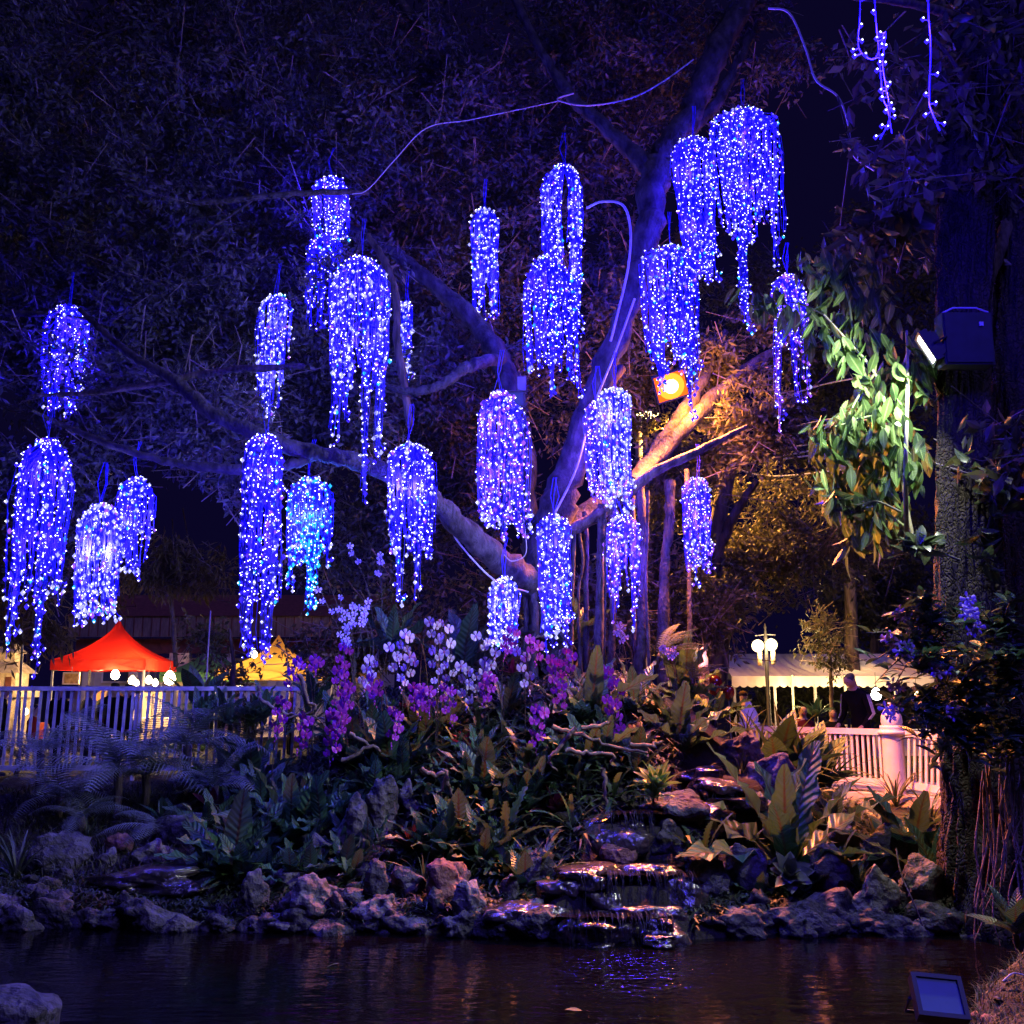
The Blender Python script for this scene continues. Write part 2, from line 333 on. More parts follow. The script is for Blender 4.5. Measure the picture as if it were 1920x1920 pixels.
def waterfall(x0, x1, y, zt, zb, seed=0):
    """separate thin ropes of water sliding over a lip and down the stone"""
    rg = random.Random(seed); parts = []; n = int((x1-x0)*70)
    for k in range(n):
        x = lerp(x0, x1, rg.random()); r = rg.choice([.0015, .002, .003, .006]); z1 = lerp(zt, zb, rg.choice([1, 1, .6, .4])); y0 = y+.02*noise.noise((x*7, seed, 1)); z0 = zt+.02*noise.noise((x*9, seed, 4)); pts = []
        for i in range(8):
            t = i/7; pts.append((x+.010*math.sin(t*5+k), y0+.10-.10*min(1, t*5)-.13*max(0, t-.1)**.6, z0+.006 if t < .15 else lerp(z0, z1, ((t-.15)/.85)**1.4)))
        parts.append(tube(pts, [r*(1-.5*i/7) for i in range(8)], 4))
    V, F = catn(parts); link('waterfall', npmesh('waterfall', V, F, m_fall), kind='structure')
stream_sheet('stream_water', 8.36, 8.72, .185, .46, -.02)
stream_sheet('stream_water', 8.74, 9.62, .435, .48)
stream_sheet('stream_water', 9.62, 10.28, .815, .30)
stream_sheet('stream_water', 10.28, 10.86, .935, .34)
waterfall(.42, 1.25, 8.36, .20, -.02, 1); waterfall(.55, 1.5, 8.74, .45, .17, 2); waterfall(.85, 1.28, 9.64, .83, .42, 3)
waterfall(1.75, 2.2, 10.3, .95, .8, 4)
# ---------------------------------------------------------------- rocks
def rock_mesh(seed, d, m, sub=3, pit=.5, flat=False, angular=.0):
    bpy_me = bpy.data.meshes.new('rock')
    import bmesh
    bm = bmesh.new(); bmesh.ops.create_icosphere(bm, subdivisions=sub, radius=1)
    rg = random.Random(seed); o = Vector((rg.uniform(-50, 50), rg.uniform(-50, 50), rg.uniform(-50, 50)))
    ax = [Vector((rg.uniform(-1, 1), rg.uniform(-1, 1), rg.uniform(-.6, 1))).normalized() for _ in range(7)]
    for v in bm.verts:
        p = v.co.copy(); q = p+o
        r = 1+.32*noise.fractal(q*1.2, 1, 2, 5)
        f = noise.noise(q*2.3); r -= pit*.42*max(0, f-.05)**.8; g_ = noise.noise(q*5.5); r -= pit*.22*max(0, g_-.1)
        r += .09*noise.turbulence(q*3.5, 4, False)-.05
        for a in ax:
            k = p.dot(a)
            if k > .62: r *= lerp(1, .62/k, .75)
        p = p*r
        if flat: p.z = math.copysign(abs(p.z)**.55*.9, p.z) if p.z > 0 else p.z
        v.co = Vector((p.x*d[0]/2, p.y*d[1]/2, p.z*d[2]/2))
    bm.to_mesh(bpy_me); bm.free(); return setm(bpy_me, m)
rockn = [0]
def rock(label, px, py, wp, hp, Y=None, m=None, sub=3, pit=.5, flat=False, name='boulder', deep=.8, group=None):
    """px, py: centre of the rock in the photo; wp, hp: its width and height there"""
    rockn[0] += 1
    b = G(px, py+hp*.45) if Y is None else P(px, py+hp*.45, Y)
    Y = b.y; wx = S(wp, Y)*1.12; hz = S(hp, Y)*1.15
    me = rock_mesh(rockn[0]*7+3, (wx, max(wx*deep, hz*.6), hz*1.25), m or m_rock, sub, pit, flat)
    c = P(px, py, Y+wx*deep*.2)
    return link(name, me, None, label, 'rock', group, None, c, (0, 0, (rockn[0]*1.3) % .8-.4))
RK = [
 ('grey pitted boulder half hidden by grass beside the left ledge', 110, 1600, 115, 75, m_rockd, 4),
 ('small red brown stone standing behind the left ledge', 225, 1583, 46, 40, m_rockr, 3),
 ('pale knobbly stone lying on the back of the left ledge', 290, 1604, 85, 46, m_rock, 4),
 ('small pale stone between the left ledge and red stone', 205, 1612, 36, 32, m_rock, 3),
 ('dark wide slab that overhangs the pond under the left trickle', 270, 1652, 270, 52, m_wet, 4),
 ('knobbly grey boulder with drooping chin at the water', 466, 1690, 62, 72, m_rock, 4),
 ('long pale rounded rock lying on top of the shore pile', 535, 1655, 95, 46, m_rock, 4),
 ('skull shaped pale boulder in the shore pile', 590, 1688, 100, 66, m_rock, 4),
 ('low flat pale ledge rock under the skull shaped boulder', 560, 1724, 150, 36, m_rock, 4),
 ('small blue lit cupped stone right of the skull shaped boulder', 650, 1682, 58, 46, m_rockd, 3),
 ('craggy light topped rock sitting on the middle shore shelf', 718, 1700, 92, 44, m_rock, 4),
 ('broad layered dark shelf rock at the middle water edge', 722, 1736, 150, 62, m_rockd, 4),
 ('smooth rounded pale boulder with a hollow beside the lower cascade', 880, 1705, 66, 66, m_rock, 4),
 ('flat reddish stone at the waterline under the hollow boulder', 866, 1748, 72, 26, m_rockr, 3),
 ('purple grey stone at the foot of the lower cascade', 978, 1752, 54, 56, m_rockd, 4),
 ('pale flat topped rock beside the lowest cascade step', 1005, 1706, 92, 34, m_rock, 4),
 ('small pale pebble in the water under the shelf rock', 800, 1757, 24, 18, m_rock, 3),
 ('round mossy boulder under the serrated ferns', 760, 1650, 70, 56, m_rockd, 4),
 ('brown block of stone under the trailing strap ferns', 845, 1655, 92, 76, m_rockr, 4),
 ('tan weathered stone between the strap ferns and the pool', 1000, 1630, 84, 66, m_rockd, 4),
 ('holey dark stone behind the skull shaped boulder', 650, 1610, 60, 42, m_rockd, 4),
 ('tall pale fluted stone standing among the ferns', 708, 1525, 70, 110, m_rockd, 4),
 ('leaning purple grey stone in front of the fluted stone', 655, 1562, 66, 100, m_rockd, 4),
 ('short pale fluted stone right of the tall fluted stone', 765, 1510, 56, 70, m_rockd, 4),
 ('purple cylinder shaped stone lying in the planting', 715, 1605, 56, 30, m_rockr, 3),
 ('upright purple stone above the middle shelf rock', 705, 1660, 44, 66, m_rockd, 3),
 ('orange lit boulder standing in the cascade pool', 1172, 1606, 78, 54, m_rockr, 4),
 ('honeycombed dark boulder right of the upper waterfall', 1252, 1575, 90, 62, m_rockd, 4),
 ('big dark boulder under the bright green rosette', 1262, 1512, 150, 66, m_rockd, 4),
 ('rounded purple pitted boulder beside the cascade pool', 1318, 1640, 90, 78, m_rockd, 4),
 ('pitted blue grey boulder below the big fern', 1400, 1640, 100, 80, m_rockd, 4),
 ('low pale flat stone in the water right of the cascade', 1380, 1722, 92, 26, m_rock, 4),
 ('rounded grey green boulder above the cascade top', 1388, 1408, 86, 62, m_rockd, 4),
 ('square flat topped stone block behind the big fern', 1448, 1462, 104, 78, m_rock, 4),
 ('angular pale wedge shaped boulder on the right shore', 1640, 1682, 86, 82, m_rock, 4),
 ('dark sloping rock behind the wedge shaped boulder', 1670, 1612, 130, 90, m_rockd, 4),
 ('reddish dark rock below the grey green succulent', 1560, 1640, 110, 90, m_rockd, 4),
 ('dark root covered rock at the right waterline', 1545, 1715, 130, 70, m_rockd, 4),
 ('wide dark rock at the foot of the big right tree', 1745, 1670, 110, 80, m_rockd, 4),
 ('grey stone tucked under the right dark broad leaves', 1580, 1580, 80, 56, m_rockd, 3),
 ('dark mound stone behind the big left nest fern', 330, 1560, 90, 60, m_rockd, 3),
 ('blue lit rock shelf behind the left nest fern', 590, 1595, 100, 50, m_rockd, 3),
]
for l, px, py, wp, hp, m, sub in RK: rock(l, px, py, wp, hp, m=m, sub=sub)
# wet ledges of the cascade
LD = [
 ('wet flat ledge forming the lowest cascade step', 1130, 1778, 190, 40, 8.28), ('wet flat ledge at the left of the lowest fall', 985, 1712, 150, 34, 8.55),
 ('glistening wet ledge under the middle fall', 1200, 1722, 190, 40, 8.5), ('wet ledge holding the cascade pool lip', 1110, 1648, 170, 36, 8.85),
 ('wet dark ledge right of the pool lip', 1235, 1642, 120, 40, 8.85), ('small wet stepping ledge left of the pool lip', 1050, 1668, 90, 34, 8.78),
 ('wet dark slab over which the upper fall runs', 1150, 1548, 150, 40, 9.75), ('wet flat slab at the top of the stream', 1345, 1478, 120, 30, 10.35),
 ('wet glinting slab below the stream top', 1385, 1508, 130, 34, 10.2), ('wet slab in the upper stream bend', 1310, 1452, 90, 28, 10.8),
 ('small glinting wet stone in the middle fall', 1240, 1738, 60, 26, 8.32), ('wet orange stone breaking the fall at the waterline', 1245, 1765, 80, 22, 8.2),
]
LD += [('dark wet riser stone behind the middle fall', 1140, 1688, 230, 66, 8.76), ('dark wet riser stone at the right of the middle fall', 1260, 1690, 130, 70, 8.78), ('dark wet riser stone behind the lowest fall', 1110, 1752, 190, 60, 8.38), ('dark wet riser stone right of the lowest fall', 1235, 1755, 170, 62, 8.40), ('dark wet riser stone behind the upper fall', 1150, 1590, 190, 90, 9.62), ('wet stone right of the upper fall', 1205, 1605, 80, 70, 9.6), ('wet stone plugging the stream side below the upper slabs', 1330, 1545, 150, 60, 9.9)]
for l, px, py, wp, hp, Y in LD: rock(l, px, py, wp, hp, Y, m_wet, 4, .25, True, 'ledge_stone', .75)
rock('flat pale stone slab on the near pond edge', 0, 1962, 290, 140, 5.6, m_rockd, 4, .1, True, 'edge_stone', 1)
# filler stones that only place tells apart
LMR = [(110, 1600, 'grassy grey boulder'), (270, 1652, 'overhanging left slab'), (466, 1690, 'drooping chin boulder'), (590, 1688, 'skull shaped boulder'), (722, 1736, 'layered shelf rock'), (880, 1705, 'hollow pale boulder'), (1318, 1640, 'purple pitted boulder'), (1640, 1682, 'wedge shaped boulder'), (1745, 1670, 'foot of the big right tree')]
LMR = [(G(a, b), c) for a, b, c in LMR]
def nearest(x, y, lm): return min(lm, key=lambda q: (q[0].x-x)**2+.3*(q[0].y-y)**2)[1]
rg = random.Random(15)
for k in range(34):
    x = lerp(-4.6, 3.9, (k+rg.random()*.8)/34)
    if .3 < x < 1.45: continue
    y = shore(x)-.02+rg.uniform(-.06, .08); s = rg.uniform(.22, .46); rockn[0] += 1
    link('shore_stone', rock_mesh(rockn[0]*7+1, (s*1.5, s, s*.9), m_rockd, 4, .6), None, 'dark waterline stone below the '+nearest(x, y, LMR), 'rock', 'stones along the waterline', None, (x, y, rg.uniform(.0, .09)), (0, 0, rg.uniform(-.5, .5)))
rg = random.Random(5)
for k in range(46):
    px = rg.uniform(60, 1720); py = lerp(1762, 1640, rg.random()**.7)
    if 960 < px < 1330: continue
    g = G(px, py); rock('small dark bank stone beside the '+nearest(g.x, g.y, LMR), px, py, rg.uniform(30, 62), rg.uniform(20, 40), m=m_rockd, sub=3, group='small stones packed along the pond bank')
pb = [rock_mesh(900+k, (.07, .055, .04), m_rockr if k % 2 else m_rockd, 2, .4) for k in range(4)]
rg = random.Random(31)
for k in range(34):
    x = rg.uniform(2.25, 3.1); y = rg.uniform(4.9, near(x)-.05); link('pebble', pb[k % 4], None, 'small pebble lying on the dry bank beside the square floodlight', 'rock', 'pebbles on the dry bank', None, on(x, y, .01), (0, 0, rg.uniform(0, 6)), rg.uniform(.5, 1.5))
# ---------------------------------------------------------------- grass and ground cover (uncountable)
def blades(name, label, cat, gen, nb, L, W, mt, seed, bend=.6):
    rg = np.random.RandomState(seed); V = []; F = []; var = []
    for k in range(nb):
        x, y, z = gen(rg); a = rg.uniform(0, 2*PI); l = L*rg.uniform(.5, 1.2); ww = W*rg.uniform(.7, 1.2); t0 = rg.uniform(.1, .7); b = len(V)
        dx, dy = math.cos(a), math.sin(a); px_, py_ = -dy*ww, dx*ww
        for s, hw in ((0, 1), (.5, .8), (1, .05)):
            th = t0+bend*s; r = l*s*math.sin(th); h = l*s*math.cos(th)
            V += [(x+dx*r+px_*hw, y+dy*r+py_*hw, z+h), (x+dx*r-px_*hw, y+dy*r-py_*hw, z+h)]
        F += [(b, b+1, b+3, b+2), (b+2, b+3, b+5, b+4)]; var += [rg.rand()]*6
    link(name, npmesh(name, V, F, mt, attrs={'var': var}), None, label, cat, None, 'stuff')
m_grs = leafmat('bank_grass', (.035, .05, .02), (.10, .10, .04), .6, .2, attr='var')
m_cov = leafmat('ground_cover_leaf', (.02, .035, .02), (.07, .09, .05), .5, .2, attr='var')
def gl(rg):
    x = rg.uniform(-7, -2.3); y = rg.uniform(9.3, 12.6); return on(x, y)
blades('bank_grass', 'short dark grass on the sloping left bank', 'grass', gl, 5200, .2, .006, m_grs, 3)
def gm(rg):
    while 1:
        x = rg.uniform(-3, 4.4); y = rg.uniform(9.0, 13.2)
        if y > shore(x)+.45 and chan(x, y) > .42: return on(x, y)
blades('ground_cover', 'dense dark ground cover between the mound plants', 'ground cover', gm, 11000, .2, .02, m_cov, 4, 1.2)
def gw(rg):
    x = rg.uniform(-5.2, 4.2); y = shore(x)+rg.uniform(-.02, .95)
    if chan(x, y) < .6: x = -2+rg.uniform(-2.5, 2); y = shore(x)+rg.uniform(0, .9)
    return on(x, y)
blades('ground_cover', 'low dark weeds growing between the waterline stones', 'ground cover', gw, 7500, .13, .012, m_cov, 6, 1.0)
def gr(rg):
    x = rg.uniform(2.15, 4); y = rg.uniform(4.5, near(x)+.12); return on(x, y)
blades('bank_grass', 'dry wispy grass on the near right bank', 'grass', gr, 5200, .10, .003, m_grs, 5)
# ---------------------------------------------------------------- light curtains
g_cap = glow('blue_led_halo', (.035, .015, 1), 1); g_core = glow('led_core', (.85, .88, 1), 4)  # coloured caps are halos painted as glowing shells around the cores
g_halow = glow('pale_led_halo', (.30, .30, 1), 1.1); g_corew = glow('white_led_core', (1, .97, .95), 3.2)
g_haloc = glow('cyan_led_halo', (.02, .35, 1), 1.2); g_halov = glow('violet_led_halo', (.22, .06, 1), 1.1)
LEDM = [g_cap, g_core, g_halow, g_corew, g_haloc, g_halov]
OCT_V = np.array([(1, 0, 0), (-1, 0, 0), (0, 1, 0), (0, -1, 0), (0, 0, 1), (0, 0, -1)], float)
OCT_F = np.array([(0, 2, 4), (2, 1, 4), (1, 3, 4), (3, 0, 4), (2, 0, 5), (1, 2, 5), (3, 1, 5), (0, 3, 5)])
def bulbs_mesh(pts, dirs, kinds, sizes):
    n = len(pts); V = np.empty((n, 12, 3)); 
    V[:, :6] = OCT_V[None]*np.asarray(sizes)[:, None, None]*np.array((1, 1, 1.25))*.022+np.asarray(pts)[:, None]  # outer shell is the painted halo
    V[:, 6:] = OCT_V[None]*np.asarray(sizes)[:, None, None]*.0092+(np.asarray(pts)+np.asarray(dirs)*.0145)[:, None]
    F1 = OCT_F; F2 = OCT_F+6; Ft = np.concatenate([F1, F2])
    F = (Ft[None]+np.arange(n)[:, None, None]*12).reshape(-1, 3)
    cap = np.array([0, 2, 4, 5])[np.asarray(kinds)]; core = np.array([1, 3, 1, 3])[np.asarray(kinds)]  # cap holds the halo colour of each bulb
    idx = np.concatenate([np.repeat(cap[:, None], 8, 1), np.repeat(core[:, None], 8, 1)], 1).ravel()
    return npmesh('bulbs', V.reshape(-1, 3), F, LEDM, idx, False)
LIGHTK = {'blue': (.03, .012, 1), 'pale': (.22, .2, 1), 'mix': (.045, .03, 1), 'violet': (.10, .04, 1), 'cyan': (.05, .12, 1)}
GAIN = 1.0
cseed = [0]
def curtain(label, px, top, bot, w, Y, kind='blue', tails=(), n=None, cap=.5, dens=1, pw=165, group=None, hang=.45, rag=.62, depth=.75, cyan=0):
    """a dome of LED strings let down from one knot; px/top/bot/w in photo pixels, tails = (dx, bottom, strings)"""
    cseed[0] += 1; rg = np.random.RandomState(cseed[0]*13)
    kn = P(px, top, Y); Rr = S(w*.47, Y); zb = P(px, bot, Y).z; L = kn.z-zb
    root = thing('light_curtain', label, 'string lights', kn, 0, group)
    n = n or int(18+Rr*68); capv = cap*rg.uniform(.9, 1.5)
    if kind == 'mix': pk = [.6, .33, .03, .04]
    elif kind == 'pale': pk = [.12, .72, .04, .12]
    elif kind == 'violet': pk = [.35, .2, 0, .45]
    elif kind == 'cyan': pk = [.55, .15, .3, 0]
    else: pk = [.8, .12, .04, .04]
    ends = [(0, 0, None)]
    strands = []
    for k in range(n):
        a = rg.uniform(0, 2*PI); r = Rr*math.sqrt(rg.uniform(.12, 1)); strands.append((r*math.cos(a), r*math.sin(a)*depth, L*(1-rag*rg.rand()**1.5)))
    bc = [(rg.uniform(-.75, .75)*Rr, rg.uniform(-.6, .6)*Rr*depth) for _ in range(max(4, int(w/15)))]
    strands = [s+min(bc, key=lambda b: (b[0]-s[0])**2+(b[1]-s[1])**2) for s in strands]
    for dx, tb, m in tails:
        tl = kn.z-P(px, tb, Y).z
        for k in range(m):
            strands.append((S(dx, Y)+rg.normal(0, Rr*.13), rg.normal(0, Rr*.2), tl*(1-.3*rg.rand()**1.5), S(dx, Y), 0))
    pts, dirs, kinds, sizes, wires = [], [], [], [], []
    for x, y, l, bx_, by_ in strands:
        r = min(1.2, math.hypot(x, y/depth)/Rr); dome = capv*2*Rr*r**1.5*.6*rg.uniform(.75, 1.35)
        path = [(0, 0, 0), (x*.45, y*.45, -dome*.12-.02), (x*.85, y*.85, -dome*.55-.02), (x, y, -dome-.04)]
        z = -dome-.04; wx, wy = x, y; st = .088*rg.uniform(.9, 1.15)
        lean = rg.normal(0, .004), rg.normal(0, .004)
        while z > -l:
            z -= st; wx += rg.normal(0, .009)+lean[0]*.3; wy += rg.normal(0, .009)+lean[1]*.3
            f = min(1, -z/max(L, .3))**1.2*.72; wx += (lerp(x, bx_, f)-wx)*.12; wy += (lerp(y, by_, f)-wy)*.12; path.append((wx, wy, z))
        if rg.rand() < .4 and l > .5: path += [(wx+.03, wy, z-.03), (wx+.06, wy, z+.01), (wx+.05, wy, z+.07)]
        path = np.array(path); wires.append(tube(path[::2] if len(path) > 8 else path, .0048, 3))
        for q in range(2): wires.append(tube(path[::3]+rg.normal(0, .007, path[::3].shape)+np.array((rg.normal(0, .016), rg.normal(0, .016), 0)), .0042, 3))  # bulbless wires added to fill the gaps with blue in place of glare
        for i in range(1, len(path)):
            if rg.rand() > .74*dens: continue
            d = rg.normal(0, 1, 3); d[1] -= .6; d /= np.linalg.norm(d)
            pts.append(path[i]+d*rg.uniform(.008, .028)); dirs.append(d)
            kk = rg.choice(4, p=pk)
            if cyan and path[i][2] < -cyan*L and abs(path[i][0]-.1*Rr) < .35*Rr: kk = 2
            kinds.append(kk); sizes.append(rg.choice([.5, .8, .95, 1.1, 1.2], p=[.15, .25, .3, .2, .1]))
    link('bulbs', bulbs_mesh(pts, dirs, kinds, sizes), root, kind='stuff')
    V, F = catn(wires); link('wires', npmesh('wires', V, F, m_wire), root, kind='stuff')
    V, F = catn([tube([(rg.normal(0, .02), rg.normal(0, .02), -.02), (rg.normal(0, .03), rg.normal(0, .03), hang*.5), (.02*k, 0, hang)], .004, 4) for k in range(3)])
    link('hanger', npmesh('hanger', V, F, m_wire), root)
    nl = 2 if L > 1.2 else 1
    for k in range(nl):
        ld = bpy.data.lights.new('led_light', 'POINT'); ld.energy = pw*GAIN*(len(pts)/300)**.8/nl; ld.color = LIGHTK[kind]; ld.shadow_soft_size = .12
        o = bpy.data.objects.new('led_light', ld); C.objects.link(o); o.parent = root; o.location = (0, 0, -L*((k+.5)/nl)*.8-.05)
    return root
curtain('round topped blue light curtain hanging at the tip of the long limb', 130, 572, 760, 92, 12.6, 'blue', [(-18, 805, 4)])
curtain('long blue light curtain with two tails hanging before the white fence', 92, 822, 1130, 108, 10.0, 'blue', [(-40, 1235, 6), (10, 1290, 5), (-5, 1385, 1), (-50, 1200, 3)], cap=.95)
curtain('short pale blue light curtain next to the white stepped one', 256, 895, 1075, 78, 12.2, 'mix')
curtain('whitish light curtain with loose loops above the red canopy', 190, 944, 1150, 92, 10.8, 'pale', [(-30, 1195, 4), (20, 1150, 4)], rag=.15)
curtain('long narrow blue light curtain with twin tails over the yellow canopy', 497, 815, 1120, 90, 10.2, 'blue', [(-20, 1225, 6), (22, 1215, 5), (15, 1300, 1)], cap=.8)
curtain('round blue and turquoise light curtain with one turquoise tail', 584, 896, 1050, 96, 11.4, 'cyan', [(5, 1135, 9), (-35, 1100, 2)], rag=.3, cyan=.42, dens=1.1)
curtain('sparse white light curtain half hidden by leaves behind the bare branch', 520, 552, 780, 76, 13.2, 'pale', dens=.75, pw=50)
curtain('small blue light curtain tucked high under the thin branch', 622, 332, 445, 88, 13.4, 'blue')
curtain('faint blue light curtain fading behind the bright cyan topped one', 612, 440, 620, 80, 13.7, 'blue', dens=.7, pw=32)
curtain('large light curtain with dense cyan white top and long blue tails', 678, 482, 720, 134, 10.6, 'mix', [(-45, 840, 5), (-20, 800, 4), (15, 930, 4), (42, 860, 5), (40, 960, 1)], cap=.85)
curtain('thin sliver of white lights behind the dark vertical branch', 762, 565, 705, 26, 13.8, 'pale', dens=.7, pw=26)
curtain('blue light curtain with purple top above the left end of the orchids', 768, 832, 1020, 96, 10.9, 'mix', [(-15, 1128, 4), (15, 1125, 4), (35, 1040, 4)], rag=.3)
curtain('sparse white light curtain with a few blue lights deep in the crown', 908, 390, 590, 60, 13.8, 'pale', dens=.65, pw=40)
curtain('tall blue light curtain hanging beside the curved white cable', 1056, 308, 600, 100, 12.4, 'mix', [(25, 740, 4)], cap=.7)
curtain('lower blue light curtain overlapping the tall one beside the cable', 1026, 480, 690, 104, 12.0, 'blue', [(-30, 690, 3), (10, 745, 4), (48, 720, 4)], cap=.7)
curtain('steep pointed white and lilac light curtain below the tree floodlight', 938, 732, 985, 108, 10.5, 'violet', [(0, 1050, 2), (-40, 980, 3), (42, 1000, 4)], cap=1.2, rag=.22, dens=1.1)
curtain('lilac light curtain on the left of a white twin', 1118, 752, 930, 66, 12.2, 'violet', cap=.6, rag=.3)
curtain('bright white light curtain touching its lilac twin', 1152, 728, 950, 72, 11.7, 'pale', [(0, 1010, 2), (25, 985, 3)], cap=.5, rag=.3, dens=1.1)
curtain('small bright white light curtain low in front of the trunk', 946, 1082, 1200, 64, 11.5, 'pale', cap=.5, rag=.1, dens=1.15)
curtain('cylindrical blue light curtain hanging against the trunk', 1038, 966, 1180, 70, 11.8, 'mix', [(-14, 1225, 4), (18, 1240, 3)], cap=.4, rag=.2)
curtain('light curtain with two short tails among the aerial roots', 1168, 966, 1110, 70, 12.6, 'violet', [(-22, 1170, 3), (20, 1185, 3)], cap=.6)
curtain('largest blue light curtain spreading wide from the high right limb', 1392, 208, 430, 150, 12.0, 'blue', [(-8, 610, 7), (55, 500, 3), (65, 470, 2), (-12, 590, 4)], cap=.3, rag=.35, dens=1.1)
curtain('blue light curtain in the middle of the high right trio', 1300, 258, 520, 104, 12.3, 'blue', cap=.5, rag=.25)
curtain('wide blue light curtain hanging in front of the orange floodlight', 1254, 462, 690, 132, 11.7, 'blue', [(-20, 740, 3), (40, 780, 3), (30, 820, 1)], cap=.4, rag=.25, dens=1.1)
curtain('small purple blue light curtain beside the lit large leaves', 1476, 515, 650, 72, 12.8, 'violet', [(-28, 805, 4), (10, 745, 3), (25, 755, 3)], cap=.6)
curtain('narrow violet light curtain in front of the orange lit branches', 1307, 896, 1060, 60, 13.0, 'violet', [(-10, 1100, 2), (15, 1095, 3)], cap=.35, rag=.2)
# near strings whose single bulbs can be seen
def light_string(label, pix, Y, nb, off):
    pts = [P(x, y, Y) for x, y in pix]; root = thing('light_string', label, 'string lights', pts[0])
    L = smooth_path([p-pts[0] for p in pts], 8); V, F = tube(L, .0035, 5); link('wire', npmesh('wire', V, F, m_wire), root)
    bm = bulbs_mesh([(0, 0, 0)], [(0, -1, .2)], [0], [.72])
    rg = random.Random(int(off*10))
    for k in range(nb):
        i = int((k+.5)/nb*(len(L)-1)); p = L[i]+np.array((rg.choice([-1, 1])*rg.uniform(.015, .045), rg.uniform(-.02, .02), rg.uniform(-.02, .02)))
        b = link('bulb', bm, root, loc=p); V, F = tube([L[i]-p, (0, 0, 0)], .0025, 4); link('lead', npmesh('lead', V, F, m_wire), b)
    for f in (.3, .7):
        ld = bpy.data.lights.new('led_light', 'POINT'); ld.energy = 85; ld.color = LIGHTK['blue']; ld.shadow_soft_size = .05
        o = bpy.data.objects.new('led_light', ld); C.objects.link(o); o.parent = root; o.location = L[int(f*(len(L)-1))]+np.array((0, -.08, 0))
light_string('zigzag blue light string with close set large bulbs', [(1618, -160), (1612, 20), (1610, 90), (1640, 110), (1660, 60), (1655, 120), (1662, 170), (1668, 220), (1650, 262)], 5.6, 22, 1)
light_string('blue light string tangled with the zigzag one', [(1640, -150), (1640, 0), (1648, 100), (1655, 180), (1664, 205), (1672, 250)], 5.7, 10, 2)
light_string('straight blue light string with few wide spaced bulbs', [(1745, -150), (1740, 0), (1745, 90), (1742, 180), (1745, 205), (1762, 245)], 5.6, 9, 3)
# ---------------------------------------------------------------- trees
def limb(name, pix, parent, m, seed=0, n=12, wob=.09, label=None):
    """pix: (px, py, Y, radius in px)"""
    q = [tuple(P(a, b, Y))+(S(r, Y),) for a, b, Y, r in pix]
    L = smooth_path(q, 7); rg = np.random.RandomState(seed)
    L[1:-1, :3] += rg.normal(0, 1, (len(L)-2, 3))*L[1:-1, 3:4]*.10
    V, F = tube(L[:, :3], L[:, 3]*(1+rg.normal(0, .05, len(L))), n, wob, seed)
    return link(name, npmesh(name, V, F, m), parent, label=label)
def cloud(regions, per, spread, size, seed, asp=.36, droop=.4):
    """leaf-sized faces gathered on twigs; regions in photo pixels with a distance: (px, py, rx, ry, Y, dY, twigs)"""
    rg = np.random.RandomState(seed); cs = []; sp = []
    for px, py, rx, ry, Y, dY, n in regions:
        bo = []
        for k in range(max(2, n//6)):                          # boughs, then twigs gathered on each bough
            while 1:
                u = rg.uniform(-1, 1, 3)
                if (u**2).sum() < 1: break
            bo.append(np.array(P(px+u[0]*rx, py+u[1]*ry, Y+u[2]*dY)))
        for k in range(n):
            sd_ = S(min(rx, ry), Y)*.17+.1
            cs.append(bo[rg.randint(len(bo))]+rg.normal(0, 1, 3)*np.array((sd_, sd_, sd_*.75))); sp.append(spread*rg.uniform(.6, 1.4))
    cs = np.array(cs); sp = np.array(sp); n = len(cs)*per
    c = np.repeat(cs, per, 0); s = np.repeat(sp, per)[:, None]
    ax = rg.normal(0, 1, (len(cs), 3)); ax[:, 2] *= .6; ax /= np.linalg.norm(ax, axis=1)[:, None]; axr = np.repeat(ax, per, 0)
    t = rg.uniform(-1, 1, (n, 1)); o = c+axr*t*s+rg.normal(0, .28, (n, 3))*s
    d = axr*.5*np.sign(t)+rg.normal(0, .8, (n, 3)); d[:, 2] -= droop; d /= np.linalg.norm(d, axis=1)[:, None]
    sd = np.cross(d, rg.normal(0, 1, (n, 3))); sd /= np.linalg.norm(sd, axis=1)[:, None]+1e-6; nn = np.cross(d, sd)
    l = (size*rg.uniform(.6, 1.25, n))[:, None]
    V = np.stack([o, o+d*l*.5+sd*l*asp*.5+nn*l*.06, o+d*l+nn*l*.03, o+d*l*.5-sd*l*asp*.5+nn*l*.06], 1).reshape(-1, 3)
    F = np.arange(n*4).reshape(-1, 4)
    var = np.repeat(np.clip(np.repeat(rg.rand(len(cs)), per)*.6+rg.rand(n)*.5-.05, 0, 1), 4)
    return V, F, var, cs, ax, sp
def twig_mesh(cs, ax, sp, seed, r=.007):
    """three sided twigs along each leaf spray"""
    rg = np.random.RandomState(seed); n = len(cs)
    a = cs-ax*sp[:, None]*2.2+rg.normal(0, .12, (n, 3)); m = cs+rg.normal(0, .04, (n, 3)); b = cs+ax*sp[:, None]*1.1
    V = []; 
    for p, k in ((a, 1.5), (m, 1), (b, .4)):
        for j in range(3):
            an = j*2*PI/3; V.append(p+np.array((math.cos(an), math.sin(an)*.6, math.sin(an)*.8))*r*k)
    V = np.stack(V, 1).reshape(-1, 3); Fs = []
    for i in range(2):
        for j in range(3): Fs.append((i*3+j, i*3+(j+1) % 3, (i+1)*3+(j+1) % 3, (i+1)*3+j))
    F = (np.array(Fs)[None]+np.arange(n)[:, None, None]*9).reshape(-1, 4)
    return npmesh('twigs', V, F, m_twig)
